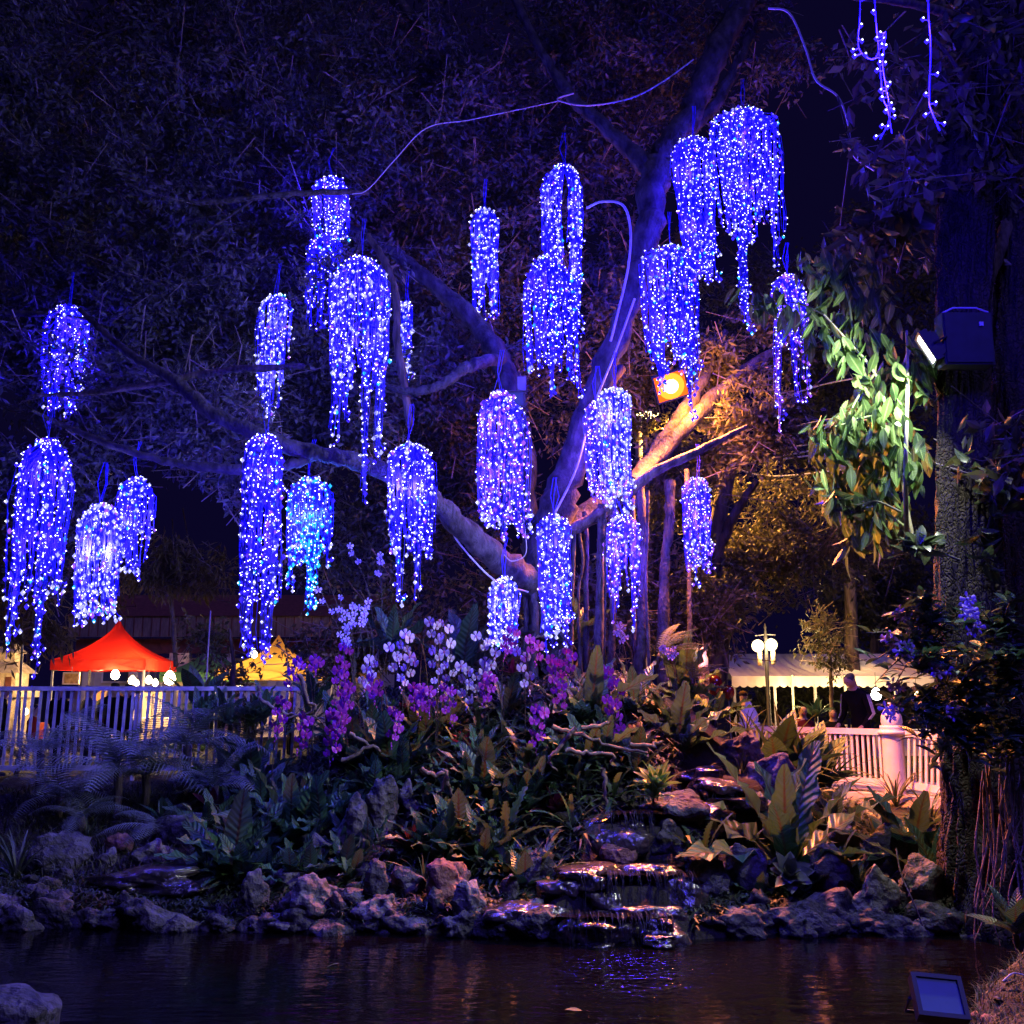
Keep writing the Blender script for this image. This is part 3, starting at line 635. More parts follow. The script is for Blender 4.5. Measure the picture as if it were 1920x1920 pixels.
def crown(parent, regions, per, spread, size, seed, m, twigs=True, asp=.36, droop=.4):
    V, F, var, cs, ax, sp = cloud(regions, per, spread, size, seed, asp, droop)
    link('crown', npmesh('crown', V, F, m, None, False, {'var': var}), parent, kind='stuff')
    if twigs: link('twigs', twig_mesh(cs, ax, sp, seed), parent, kind='stuff')
fig = thing('fig_tree', 'large spreading fig tree hung with blue light curtains above the orchids', 'tree')
T = 13.0
limb('trunk', [(1035, 1260, T, 52), (1030, 1180, T, 42), (1022, 1080, T, 38), (1040, 980, T, 34), (1070, 880, T-.1, 30), (1105, 770, T-.2, 26), (1150, 650, T-.3, 23), (1190, 540, T-.3, 24), (1215, 430, T-.3, 27), (1228, 330, T-.2, 30), (1250, 285, T-.1, 26), (1300, 200, T, 25), (1345, 100, T, 25), (1405, -20, T+.2, 24), (1450, -120, T+.4, 22)], fig, m_bark, 1, 16)
limb('limb', [(1228, 330, T-.2, 20), (1180, 280, T, 17), (1120, 225, T+.2, 14), (1070, 180, T+.4, 12), (1010, 90, T+.6, 9), (950, -30, T+.8, 8)], fig, m_bark, 2)
limb('limb', [(1290, 250, T+.3, 12), (1345, 190, T+.4, 12), (1395, 90, T+.6, 11), (1440, -40, T+.8, 10)], fig, m_bark, 3)
limb('limb', [(1018, 1110, T, 30), (975, 1080, T-.4, 26), (905, 1025, T-.9, 23), (830, 955, T-1.4, 20), (750, 895, T-1.8, 18), (650, 862, T-2.1, 16), (560, 842, T-2.2, 15), (470, 808, T-2.2, 14), (390, 770, T-2.1, 13), (330, 715, T-1.9, 11), (255, 672, T-1.6, 8), (200, 628, T-1.2, 7), (150, 580, T-1, 5)], fig, m_bark, 4, 14)
limb('limb', [(600, 852, T-2.1, 10), (540, 872, T-2.2, 10), (440, 880, T-2.2, 10), (330, 868, T-2.1, 8), (230, 842, T-2, 7), (130, 803, T-1.4, 5), (60, 770, T-1.5, 3)], fig, m_bark, 5)
limb('limb', [(330, 712, T-1.9, 7), (430, 694, T-1.9, 7), (500, 690, T-1.9, 7), (570, 686, T-1.9, 5)], fig, m_barkd, 6)
limb('limb', [(330, 714, T-1.9, 6), (240, 728, T-1.6, 6), (160, 738, T-1, 5), (60, 742, T-1, 3)], fig, m_barkd, 7)
limb('limb', [(1015, 1060, T+.2, 25), (985, 950, T+.3, 24), (980, 840, T+.4, 22), (960, 740, T+.5, 21), (935, 665, T+.6, 20), (880, 592, T+.8, 18), (810, 530, T+1, 15), (730, 468, T+1.2, 13), (640, 420, T+1.5, 8)], fig, m_bark, 8, 14)
limb('limb', [(940, 672, T+.3, 13), (900, 680, T-.1, 12), (865, 694, T-.3, 11), (830, 720, T-.4, 9), (770, 735, T-.4, 8), (700, 715, T-.3, 5)], fig, m_bark, 9)
limb('limb', [(768, 800, T-.2, 7), (757, 720, T-.2, 8), (745, 640, T-.2, 8), (742, 560, T-.1, 8), (720, 490, T, 8), (690, 440, T, 5)], fig, m_barkd, 10)
limb('limb', [(1045, 1010, T, 20), (1110, 955, T+.3, 18), (1190, 900, T+.6, 17), (1270, 815, T+.9, 16), (1340, 745, T+1.2, 14), (1420, 680, T+1.4, 12), (1500, 640, T+1.6, 7)], fig, m_bark, 11, 14)
limb('limb', [(1190, 905, T+.5, 17), (1240, 835, T+.9, 16), (1290, 760, T+1.3, 14), (1330, 690, T+1.6, 10), (1360, 620, T+1.8, 6)], fig, m_bark, 12)
limb('limb', [(1060, 1000, T-.2, 12), (1130, 960, T-.3, 11), (1220, 890, T-.3, 10), (1310, 845, T-.2, 8), (1400, 800, T, 4)], fig, m_barkd, 13)
limb('limb', [(1030, 930, T+.4, 17), (1075, 850, T+.5, 15), (1120, 760, T+.6, 13), (1165, 690, T+.8, 10)], fig, m_barkd, 14)
limb('limb', [(-60, 590, T-.2, 5), (40, 588, T-.3, 6), (100, 590, T-.4, 5), (170, 600, T-.5, 4)], fig, m_bark, 15, 8)
limb('limb', [(690, 362, T+.2, 5), (620, 360, T, 6), (500, 368, T-.2, 6), (380, 380, T-.3, 5), (300, 372, T-.3, 3), (240, 345, T-.4, 3)], fig, m_bark, 16, 8)
limb('limb', [(480, 370, T-.2, 3), (430, 405, T-.2, 3), (360, 450, T-.2, 3)], fig, m_bark, 17, 8)
limb('limb', [(820, 120, T+1.5, 10), (800, 60, T+1.6, 13), (760, 20, T+1.7, 12), (700, -40, T+1.8, 8)], fig, m_bark, 18)
limb('limb', [(300, 45, T+.5, 4), (220, 60, T+.3, 4), (150, 100, T+.2, 3), (90, 170, T+.1, 3)], fig, m_bark, 19, 8)
for k, (px, t0, t1, Y, r) in enumerate([(1125, 945, 1170, 12.7, 8), (1203, 905, 1160, 13.2, 9), (1250, 900, 1165, 13.3, 10), (1100, 960, 1180, 12.9, 5), (1150, 940, 1180, 13.0, 6), (1185, 930, 1190, 13.4, 4), (1072, 1000, 1190, 12.7, 4), (1060, 1010, 1200, 12.6, 3), (1088, 990, 1180, 12.8, 3), (1215, 920, 1170, 13.1, 3), (1135, 960, 1190, 12.5, 2), (1000, 1080, 1200, 12.7, 7), (985, 1090, 1210, 12.8, 5), (1290, 880, 1120, 13.6, 4)]):
    rr = random.Random(k)
    limb('aerial_root', [(px+rr.uniform(-6, 6), t0, Y, r*1.2), (px+rr.uniform(-5, 5), lerp(t0, t1, .35), Y, r), (px+rr.uniform(-5, 5), lerp(t0, t1, .7), Y, r), (px+rr.uniform(-8, 8), t1+150, Y, r*1.5)], fig, m_bark, 30+k, 7)
REG = [(250, 180, 420, 260, 14.6, 2.0, 560), (640, 150, 380, 240, 15.0, 2.0, 430), (950, 200, 330, 260, 15.6, 1.6, 250), (200, 480, 330, 200, 14.0, 1.6, 330), (560, 470, 330, 210, 15.0, 1.5, 420),
       (840, 600, 240, 260, 15.8, 1.2, 360), (820, 740, 200, 120, 14.5, .9, 170), (330, 640, 330, 150, 14.3, 1.1, 300), (100, 700, 190, 150, 13.4, .9, 140), (640, 780, 180, 90, 14.6, .8, 130), (330, 800, 150, 90, 12.9, .8, 110),
       (120, 900, 150, 70, 13.0, .6, 70), (430, 890, 60, 50, 12.8, .5, 26), (420, 760, 110, 60, 12.4, .5, 40), (740, 1000, 190, 170, 16.2, .8, 170), (1180, 120, 190, 170, 14.4, 1.0, 130), (1080, 420, 120, 230, 15.2, .9, 110), (1140, 600, 110, 190, 15.6, .8, 90), (70, 1010, 90, 120, 14.5, .6, 50), (1300, 60, 160, 110, 13.8, .7, 60), (1440, 110, 120, 70, 13.4, .5, 26), (900, 890, 60, 130, 15.2, .6, 60), (20, 200, 170, 260, 12.8, .9, 120)]
crown(fig, REG, 44, .27, .125, 1, m_fol)
# orange lit tree behind the sodium floodlight
lt = thing('street_tree', 'leafy tree lit orange by the floodlight behind the fig trunk', 'tree')
limb('trunk', [(1345, 1260, 17.5, 24), (1335, 1100, 17.5, 20), (1345, 980, 17.4, 17), (1372, 870, 17.3, 13), (1400, 780, 17.2, 9)], lt, m_barkd, 50)
limb('limb', [(1338, 1050, 17.4, 11), (1380, 960, 17.2, 9), (1420, 900, 17, 6)], lt, m_barkd, 51)
crown(lt, [(1415, 780, 70, 70, 14.1, .4, 56), (1310, 870, 90, 60, 15.2, .4, 50), (1400, 640, 110, 70, 14.9, .5, 50), (1270, 760, 100, 120, 17.6, .5, 60), (1380, 560, 130, 120, 18.2, .7, 70), (1250, 960, 80, 100, 17.2, .7, 60), (1180, 640, 60, 120, 17.8, .5, 40)], 46, .27, .13, 5, m_folo)
bt = thing('broad_bush_tree', 'rounded dark orange tinted tree standing before the lamp post', 'tree')
limb('trunk', [(1352, 1300, 18.5, 11), (1360, 1200, 18.5, 10), (1400, 1080, 18.5, 8)], bt, m_barkd, 52)
crown(bt, [(1450, 1000, 150, 120, 18.4, 1.2, 130), (1400, 1070, 110, 70, 18, .9, 80), (1530, 1040, 90, 60, 18.4, .8, 60), (1330, 1130, 70, 60, 17.2, .5, 40)], 48, .26, .12, 6, m_folo)
dt = thing('bamboo_clump', 'hanging dry bamboo foliage lit warm above the red canopy', 'bamboo')
limb('trunk', [(330, 1250, 19, 5), (320, 1120, 19, 4), (300, 1040, 18.8, 3)], dt, m_wood, 53, 6)
crown(dt, [(340, 1080, 100, 50, 18.6, .6, 60), (60, 1130, 80, 80, 18, .6, 50), (180, 1120, 50, 50, 29.5, .5, 26), (20, 1020, 80, 90, 17.5, .5, 40)], 26, .3, .24, 7, m_folb, asp=.2, droop=1.2)
dk = thing('shade_tree', 'dark tree standing behind the white marquee', 'tree')
limb('trunk', [(1640, 1300, 30, 9), (1640, 1150, 30, 8), (1630, 1050, 30, 6)], dk, m_barkd, 54, 8)
crown(dk, [(1620, 1130, 120, 80, 30, 1.5, 90), (1700, 1050, 120, 110, 30, 1.5, 80)], 40, .45, .22, 8, m_folo, False)
yt = thing('young_tree', 'slim young tree with a small crown before the white marquee', 'tree')
limb('trunk', [(1560, 1340, 22, 4), (1558, 1280, 22, 3.5), (1556, 1220, 22, 3)], yt, m_barkd, 55, 7)
crown(yt, [(1555, 1215, 38, 40, 22, .5, 40), (1545, 1170, 55, 30, 22, .5, 26)], 22, .2, .11, 9, m_folo, True)
for k, (l, px, Y, regs) in enumerate([('dark shrub behind the left orchids', 640, 15.5, [(640, 1230, 110, 70, 15.5, .7, 60)]), ('dark shrub behind the tallest white orchids', 820, 15.6, [(810, 1200, 110, 110, 15.6, .7, 80)]), ('dark shrub behind the small bright curtain', 960, 16, [(960, 1180, 100, 130, 16, .7, 80)]), ('orange speckled shrub behind the aerial roots', 1180, 15.6, [(1170, 1130, 110, 140, 15.6, .8, 110)]), ('orange speckled shrub right of the aerial roots', 1290, 15.8, [(1290, 1180, 80, 100, 15.8, .7, 70)]), ('dark shrub behind the feather palm', 430, 16.5, [(420, 1230, 60, 60, 16.5, .5, 24)])]):
    sh_ = thing('shrub', l, 'shrub', (0, 0, 0)); limb('stem', [(px, 1340, Y, 7), (px+8, 1250, Y, 5), (px, 1180, Y, 3)], sh_, m_barkd, 70+k, 6); crown(sh_, regs, 34, .24, .13, 40+k, m_folo)
for k, (l, px) in enumerate([('clipped shrub under the left half of the marquee', 1440), ('clipped shrub under the middle of the marquee', 1560), ('clipped shrub under the right half of the marquee', 1680)]):
    sh_ = thing('shrub', l, 'shrub', (0, 0, 0)); limb('stem', [(px, 1345, 33, 5), (px, 1310, 33, 4), (px+4, 1290, 33, 3)], sh_, m_barkd, 90+k, 6); crown(sh_, [(px, 1312, 75, 40, 33, .8, 60)], 30, .4, .2, 60+k, m_folo)
bk = thing('backdrop_tree', 'dark tree behind the overhead wires and lit large leaves', 'tree'); limb('trunk', [(1600, 1300, 26, 12), (1590, 1000, 26, 10), (1560, 800, 26, 7)], bk, m_barkd, 80, 8)
crown(bk, [(1600, 820, 150, 160, 26, 1.5, 120), (1520, 640, 120, 140, 26, 1.5, 80), (1650, 560, 120, 160, 26, 1.5, 80)], 40, .4, .2, 50, m_folo, False)
# right hand trunk with ridged bark
def ridged_trunk(name, pix, parent, m, sides=72, rings=130, seed=0, amp=.17):
    q = smooth_path([tuple(P(a, b, Y))+(S(r, Y),) for a, b, Y, r in pix], 12)
    tt = np.linspace(0, len(q)-1, rings); L = np.stack([np.interp(tt, np.arange(len(q)), q[:, k]) for k in range(4)], 1)
    V = []; 
    for i in range(rings):
        x, y, z, r = L[i]
        for j in range(sides):
            a = 2*PI*j/sides; v = Vector((math.cos(a)*3.2, math.sin(a)*3.2, z*.9+seed))
            rd = 1-abs(noise.noise(v*1.6))*2; k = 1+amp*rd+amp*.8*noise.fractal(v*3, 1, 2, 3)+.10*math.sin(a*3+seed+z*.4)
            V.append((x+math.cos(a)*r*k, y+math.sin(a)*r*k, z))
    F = [(i*sides+j, i*sides+(j+1) % sides, (i+1)*sides+(j+1) % sides, (i+1)*sides+j) for i in range(rings-1) for j in range(sides)]
    return link(name, npmesh(name, V, F, m), parent)
rt = thing('ridged_bark_tree', 'big rough barked tree on the right with orchids and a floodlight fixed to it', 'tree')
ridged_trunk('trunk', [(1880, 1800, 8.9, 110), (1868, 1660, 8.9, 88), (1856, 1500, 8.9, 74), (1838, 1350, 8.9, 66), (1822, 1200, 8.9, 60), (1808, 1000, 8.9, 48), (1806, 800, 8.9, 42), (1806, 600, 8.9, 43), (1812, 350, 8.9, 46), (1822, 50, 8.9, 46), (1830, -200, 8.9, 46)], rt, m_barkr, 120, 240, 2)
ridged_trunk('trunk', [(1960, 1800, 9.6, 90), (1930, 1500, 9.6, 70), (1905, 1200, 9.6, 50), (1895, 900, 9.6, 40), (1895, 600, 9.6, 38), (1900, 300, 9.6, 36), (1910, 0, 9.6, 34), (1915, -200, 9.6, 34)], rt, m_barkr, 90, 180, 9)
limb('limb', [(1890, 420, 9.5, 14), (1860, 520, 9.2, 9), (1850, 600, 9.1, 5)], rt, m_barkd, 60, 8)
limb('limb', [(1830, 60, 8.9, 14), (1760, 20, 8.4, 10), (1660, 0, 7.9, 7), (1540, -10, 7.6, 5)], rt, m_barkd, 61, 8)
limb('limb', [(1900, 260, 9.2, 9), (1850, 220, 8.7, 6), (1790, 120, 8.2, 4), (1740, 60, 8, 3)], rt, m_barkd, 62, 8)
for k in range(26):
    rr = random.Random(900+k); px = rr.uniform(1840, 1925); t0 = rr.uniform(1380, 1480); l = rr.uniform(120, 330)
    limb('aerial_root', [(px, t0, 8.25, 2), (px+rr.uniform(-12, 12), t0+l*.4, 8.2, 1.6), (px+rr.uniform(-24, 16), t0+l*.8, 8.15, 1.4), (px+rr.uniform(-24, 16), t0+l, 8.15, .6)], rt, m_wood, 63+k, 4)
crown(rt, [(1880, 60, 90, 80, 8.6, .5, 26), (1760, 150, 110, 60, 8.2, .5, 22), (1640, 300, 60, 30, 8.0, .3, 10), (1600, 130, 60, 40, 8.2, .3, 9), (1700, 330, 60, 60, 8.8, .3, 16), (1880, 300, 60, 120, 8.6, .4, 24), (1890, 800, 60, 130, 8.4, .4, 30), (1740, 420, 90, 60, 9.8, .4, 26), (1640, 460, 80, 60, 9.8, .4, 24)], 11, .2, .17, 12, m_big2 if False else m_folo, True, .42, .9)
# ---------------------------------------------------------------- cables
def cable(name, label, pix, r, m, cat='cable', group=None):
    L = smooth_path([P(a, b, Y) for a, b, Y in pix], 8); V, F = tube(L, r, 6); return link(name, npmesh(name, V, F, m), None, label, cat, group)
cable('power_cable', 'pale cable swagged from the high limb into the crown', [(1300, 112, 12.8), (1240, 155, 12.6), (1180, 185, 12.5), (1100, 198, 12.4), (1045, 187, 12.4), (1075, 175, 12.5)], .011, m_cable)
cable('power_cable', 'pale cable running from the swag across the left crown', [(1045, 190, 12.4), (960, 208, 12.6), (880, 225, 12.9), (800, 240, 13), (740, 300, 13), (690, 355, 12.9), (660, 364, 12.9)], .007, m_cable)
cable('power_cable', 'curved pale cable looping down from the tall curtain to the trunk', [(1100, 390, 12.3), (1130, 378, 12.2), (1168, 385, 12.2), (1182, 430, 12.2), (1178, 500, 12.2), (1160, 580, 12.2), (1145, 640, 12.3)], .016, m_cable)
cable('power_cable', 'black cable running down along the trunk fork', [(1190, 560, 12.35), (1150, 670, 12.3), (1110, 770, 12.3), (1080, 880, 12.4), (1030, 980, 12.5), (1005, 1010, 12.5)], .014, m_cable)
cable('power_cable', 'thin cable curling above the right leaf branch', [(1440, 15, 10), (1480, 25, 10), (1510, 90, 10), (1530, 150, 10), (1570, 180, 10), (1590, 230, 10), (1600, 290, 10), (1640, 320, 10)], .011, m_cable)
cable('power_cable', 'looped cable hanging below the pointed white curtain', [(975, 930, 11.2), (985, 1000, 11.2), (985, 1040, 11.2), (960, 1052, 11.2), (945, 1040, 11.2)], .005, m_cable)
cable('power_cable', 'dark cable following the underside of the long left limb', [(990, 1110, 12.5), (930, 1090, 12.2), (870, 1030, 12.0), (840, 985, 11.9), (822, 955, 11.9)], .012, m_cable)
for k, (l, a, b, c) in enumerate([('topmost overhead wire behind the right curtain', (1430, 760), (1540, 722), (1660, 700)), ('second overhead wire sagging past the orange leaves', (1420, 815), (1560, 785), (1680, 770)),
        ('third overhead wire sagging past the orange leaves', (1420, 826), (1560, 795), (1680, 782)), ('fourth overhead wire above the bundle', (1420, 850), (1560, 826), (1680, 812)), ('upper wire of the overhead bundle', (1410, 866), (1570, 836), (1700, 818)),
        ('lower wire of the overhead bundle', (1410, 868), (1580, 846), (1700, 826)), ('lowest slack overhead wire', (1370, 876), (1450, 893), (1620, 876))]):
    cable('overhead_wire', l, [a+(19,), b+(19,), c+(18.5,)], .014, m_cable, 'wire', 'overhead wires behind the fig tree')
# ---------------------------------------------------------------- lamps
def plight(name, loc, e, c, r, parent=None):
    ld = bpy.data.lights.new(name, 'POINT'); ld.energy = e; ld.color = c; ld.shadow_soft_size = r
    o = bpy.data.objects.new(name, ld); C.objects.link(o); o.location = loc
    if parent: o.parent = parent
    return o
def floodlight(name, label, loc, w, h, face, gm, housing, roll=0):
    """flat lamp: housing box with cooling fins, rim, glass and U bracket; glass towards 'face'"""
    root = thing(name, label, 'floodlight', loc); f = Vector(face).normalized()
    q = f.to_track_quat('Z', 'Y'); root.rotation_mode = 'QUATERNION'; root.rotation_quaternion = q @ Matrix.Rotation(roll, 3, 'Z').to_quaternion()
    MB().box((0, 0, -.035), (w, h, .05), taper=1).box((0, 0, -.075), (w*.8, h*.8, .03)).build('housing', housing, root)
    b = MB()
    for s in (-1, 1): b.box((s*(w/2-.01), 0, 0), (.022, h, .024)).box((0, s*(h/2-.01), 0), (w-.042, .022, .024))
    b.build('rim', housing, root); MB().box((0, 0, -.006), (w-.03, h-.03, .012)).build('glass', gm, root)
    for k in range(5): MB().box((-w*.3+k*w*.15, 0, -.105), (.008, h*.7, .03)).build('fin', housing, root)
    MB().tube([(-w/2-.012, 0, -.04), (-w/2-.012, 0, -.16), (w/2+.012, 0, -.16), (w/2+.012, 0, -.04)], .009, 6).build('bracket', housing, root)
    return root
g_sod = glow('sodium_glass_halo', (1, .10, .008), 1.3); g_led = glow('led_glass', (1, 1, .94), 14)  # orange emission of the sodium glass stands in for the lamp's halo
so_l = P(1258, 724, 13.5)
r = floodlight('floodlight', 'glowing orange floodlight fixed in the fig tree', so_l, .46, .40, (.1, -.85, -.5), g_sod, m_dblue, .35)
MB().lathe([(0, .016), (.16, .014), (.185, .010)], n=20).build('halo_ring', glow('sodium_halo', (1, .22, .02), 2.0), r, True); MB().lathe([(0, .05), (.07, .042), (.10, .02)], n=16).build('bulb', glow('sodium_core', (1, .75, .3), 6), r, True)  # glowing ring imitates the halo and the bulb-lit reflector around the core
a = bpy.data.lights.new('sodium_light', 'SPOT'); a.spot_size = math.radians(112); a.spot_blend = .5; a.shadow_soft_size = .18; a.energy = 5400; a.color = (1, .24, .045)
o = bpy.data.objects.new('sodium_light', a); C.objects.link(o); o.location = so_l+Vector((.05, -.2, -.2)); o.rotation_euler = Vector((.18, -.36, -.91)).to_track_quat('-Z', 'Y').to_euler()
plight('sodium_fill', so_l+Vector((.34, .2, -.12)), 300, (1, .27, .03), .15)  # added source without a fixture, brightens leaves and limb beside the floodlight
# white LED floodlight on the right tree, seen edge on
ledp = P(1738, 655, 8.35)
r = floodlight('floodlight', 'thin white glowing LED floodlight clamped to the big right tree', ledp, .15, .30, (-.9, .1, -.42), g_led, m_blackm, .15)
a = bpy.data.lights.new('led_flood', 'AREA'); a.shape = 'RECTANGLE'; a.size = .13; a.size_y = .27; a.energy = 130; a.color = (.95, 1, .86)
o = bpy.data.objects.new('led_flood', a); C.objects.link(o); o.parent = r; o.location = (0, 0, .03); o.rotation_euler = (PI, 0, 0)
bx = thing('control_box', 'dark electrical box strapped to the big right tree', 'electrical box', P(1808, 640, 8.36))
MB().box((0, 0, 0), (.42, .16, .46)).build('box', m_dblue, bx); MB().box((0, -.088, 0), (.39, .014, .43)).build('door', m_dblue, bx)
MB().box((.11, -.1, .12), (.035, .01, .035)).build('label_plate', m_cable, bx); MB().tube([(-.2, -.05, .23), (-.1, -.05, .28), (.1, -.05, .28), (.2, -.05, .24)], .008, 5).build('cable', m_cable, bx)
m_glass = mat('dark_glass', (.05, .07, .12), .08, .1, 3, spec=.8); m_glassg = mat('frosted_glass', (.14, .22, .27), .2, .1, 3, spec=.8)
floodlight('floodlight', 'unlit dark floodlight fixed on the fig trunk above the pointed curtain', P(965, 748, 12.3), .26, .2, (-.12, -.9, -.35), m_glass, m_dblue)
MBx = thing('junction_box', 'small grey box with an orange lit side above the trunk floodlight', 'electrical box', P(978, 722, 12.5)); MB().box((0, 0, 0), (.12, .12, .2)).build('box', m_wood, MBx); MB().box((0, -.066, 0), (.1, .01, .17)).build('lid', m_grey, MBx)
fb = P(1762, 1868, 5.25)
floodlight('floodlight', 'unlit square floodlight standing on the near right bank', fb, .235, .215, (-.02, -.72, .70), m_glassg, m_dblue, -.1)
cable('power_cable', 'pale thin cable lying on the near right bank', [(1880, 1840, 5.35), (1900, 1825, 5.4), (1925, 1830, 5.4)], .004, m_cable)
cable('pond_stick', 'thin pale stick leaning from the dark rock into the pond', [(1680, 1590, 8.7), (1690, 1640, 8.6), (1712, 1690, 8.5), (1730, 1735, 8.5)], .006, m_wood, 'stick')
# street lamp behind the tree
sp_ = P(1197, 790, 19); ro = thing('street_lamp', 'yellow lit street lamp post below the orange floodlight', 'street lamp', (sp_.x, 19, .3))
MB().lathe([(.1, 0), (.1, .3), (.075, .35), (.065, sp_.z-.3)], n=10).build('post', m_grey, ro, True); MB().tube([(0, 0, sp_.z-.36), (.05, 0, sp_.z-.2), (.2, 0, sp_.z-.16)], .03, 6).build('arm', m_grey, ro)
MB().lathe([(.0, .09), (.14, .07), (.22, .0)], (.18, 0, sp_.z-.16), 14).build('lamp_shade', m_grey, ro, True); MB().lathe([(.21, 0), (.12, -.05), (0, -.06)], (.18, 0, sp_.z-.165), 14).build('bulb', glow('street_bulb', (1, .75, .3), 8), ro, True)
a = bpy.data.lights.new('street_light', 'SPOT'); a.spot_size = math.radians(140); a.spot_blend = .4; a.energy = 3000; a.color = (1, .4, .07); a.shadow_soft_size = .12
o = bpy.data.objects.new('street_light', a); C.objects.link(o); o.parent = ro; o.location = (.2, -.03, sp_.z-.32); o.rotation_euler = Vector((.55, -.2, -.7)).to_track_quat('-Z', 'Y').to_euler()
# ---------------------------------------------------------------- leaves and rosette plants
def leaf_geo(L, W, a0, bend, prof, nseg=8, fold=.15, wave=0, wfreq=18, ph=0, twist=0, cols=(-1, -.5, 0, .5, 1)):
    V = []; lu = []; lv = []; x = z = 0; k = len(cols)
    for i in range(nseg+1):
        t = i/nseg; th = a0+bend*t**1.3
        if i: x += math.sin(th)*L/nseg; z += math.cos(th)*L/nseg
        nx, nz = -math.cos(th), math.sin(th); w = W*prof(t); tw = twist*t
        for u in cols:
            off = abs(u)*w*fold+wave*abs(u)**2*w*math.sin(t*wfreq+ph+(1.3 if u > 0 else 0))
            wy = u*w*math.cos(tw); off += u*w*math.sin(tw)
            V.append((x+nx*off, wy, z+nz*off)); lu.append(abs(u)); lv.append(t)
    F = [(i*k+j, i*k+j+1, (i+1)*k+j+1, (i+1)*k+j) for i in range(nseg) for j in range(k-1)]
    return V, F, lu, lv
pr_nest = lambda t: (math.sin(PI*min(1, t*.92+.04)**.85))**.75*.98+.03
pr_blade = lambda t: max(.02, (1-t)**.55*min(1, .55+t*2))
pr_oval = lambda t: math.sin(PI*min(1, max(0.015, t))**.8)**.9
pr_brom = lambda t: min(1, .6+t)*max(0.03, 1-max(0, t-.6)**2*5.6)
pr_serr = lambda t: (.55+.45*(int(t*22+.5) % 2))*(math.sin(PI*min(.97, t*.9+.06)))**.5
def leafset(m, L, W, prof, tilts, bend, nseg=8, fold=.15, wave=0, wfreq=18, cols=(-1, -.5, 0, .5, 1), per=2, seed=0):
    rg = random.Random(seed); out = []
    for a in tilts:
        row = []
        for k in range(per):
            V, F, lu, lv = leaf_geo(L, W, a+rg.uniform(-.08, .08), bend*rg.uniform(.7, 1.25), prof, nseg, fold, wave, wfreq, rg.uniform(0, 6), rg.uniform(-.5, .5), cols)
            row.append(npmesh('leaf', V, F, m, attrs={'lu': lu, 'lv': lv}))
        out.append(row)
    return out
C3 = (-1, 0, 1)
LS = {
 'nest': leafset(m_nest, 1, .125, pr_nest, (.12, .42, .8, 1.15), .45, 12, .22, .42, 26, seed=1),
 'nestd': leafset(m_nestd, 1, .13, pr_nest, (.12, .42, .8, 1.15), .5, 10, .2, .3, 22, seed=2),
 'serr': leafset(m_strap, 1, .07, pr_serr, (.2, .6, 1.0, 1.4), .95, 22, .25, 0, cols=C3, seed=3),
 'sword': leafset(m_sword, 1, .03, pr_blade, (.1, .4, .75, 1.0), 1.1, 8, .3, 0, cols=C3, seed=4),
 'bromr': leafset(m_bromr, 1, .13, pr_brom, (.25, .7, 1.15), .35, 6, .3, cols=C3, seed=5),
 'bromg': leafset(m_bromg, 1, .13, pr_brom, (.25, .7, 1.15), .35, 6, .3, cols=C3, seed=6),
 'bromd': leafset(m_bromd, 1, .15, pr_brom, (.25, .7, 1.15), .3, 6, .3, cols=C3, seed=7),
 'bromo': leafset(m_bromo, 1, .15, pr_brom, (.25, .7, 1.15), .35, 6, .3, cols=C3, seed=8),
 'bromp': leafset(m_brompk, 1, .17, pr_brom, (.3, .75, 1.2), .3, 6, .3, cols=C3, seed=9),
 'succ': leafset(m_succ, 1, .28, pr_oval, (.3, .8, 1.25), .15, 6, .25, cols=C3, seed=10),
 'bright': leafset(m_bright, 1, .16, pr_oval, (.25, .7, 1.15), .45, 7, .25, cols=C3, seed=11),
 'broad': leafset(m_nestd, 1, .17, pr_oval, (.25, .6, 1.0), .5, 8, .2, .12, 9, seed=12),
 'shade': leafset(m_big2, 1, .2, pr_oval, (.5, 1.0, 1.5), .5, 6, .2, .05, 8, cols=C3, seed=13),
}
pseed = [100]
def rosette(name, label, cat, base, kind, n, L, lean=None, group=None, spread=1.0, yaw=None):
    """leaves stand around a crown; inner ones upright, outer ones low"""
    pseed[0] += 1; rg = random.Random(pseed[0]); sets = LS[kind]; root = thing(name, label, cat, base, 0, group)
    MB().lathe([(.0, -.12), (L*.07, -.06), (L*.05, .03), (0, .05)], n=7).build('crown_base', m_stemd, root, True)
    for k in range(n):
        f = (k+.5)/n; ti = min(len(sets)-1, int(f**(1/spread)*len(sets))); me = rg.choice(sets[ti])
        a = k*2.39996+rg.uniform(-.25, .25); s = L*rg.uniform(.78, 1.12)*(1 if f > .15 else .85)
        o = link('leaf', me, root, loc=(math.cos(a)*.02, math.sin(a)*.02, 0), rot=(rg.uniform(-.1, .1), rg.uniform(-.1, .1), a), scale=(s, s*rg.uniform(.85, 1.2), s))
    if lean: root.rotation_euler = lean
    return root
def at(px, py, Y=None): return G(px, py) if Y is None else P(px, py, Y)
NF = 'nest_fern'
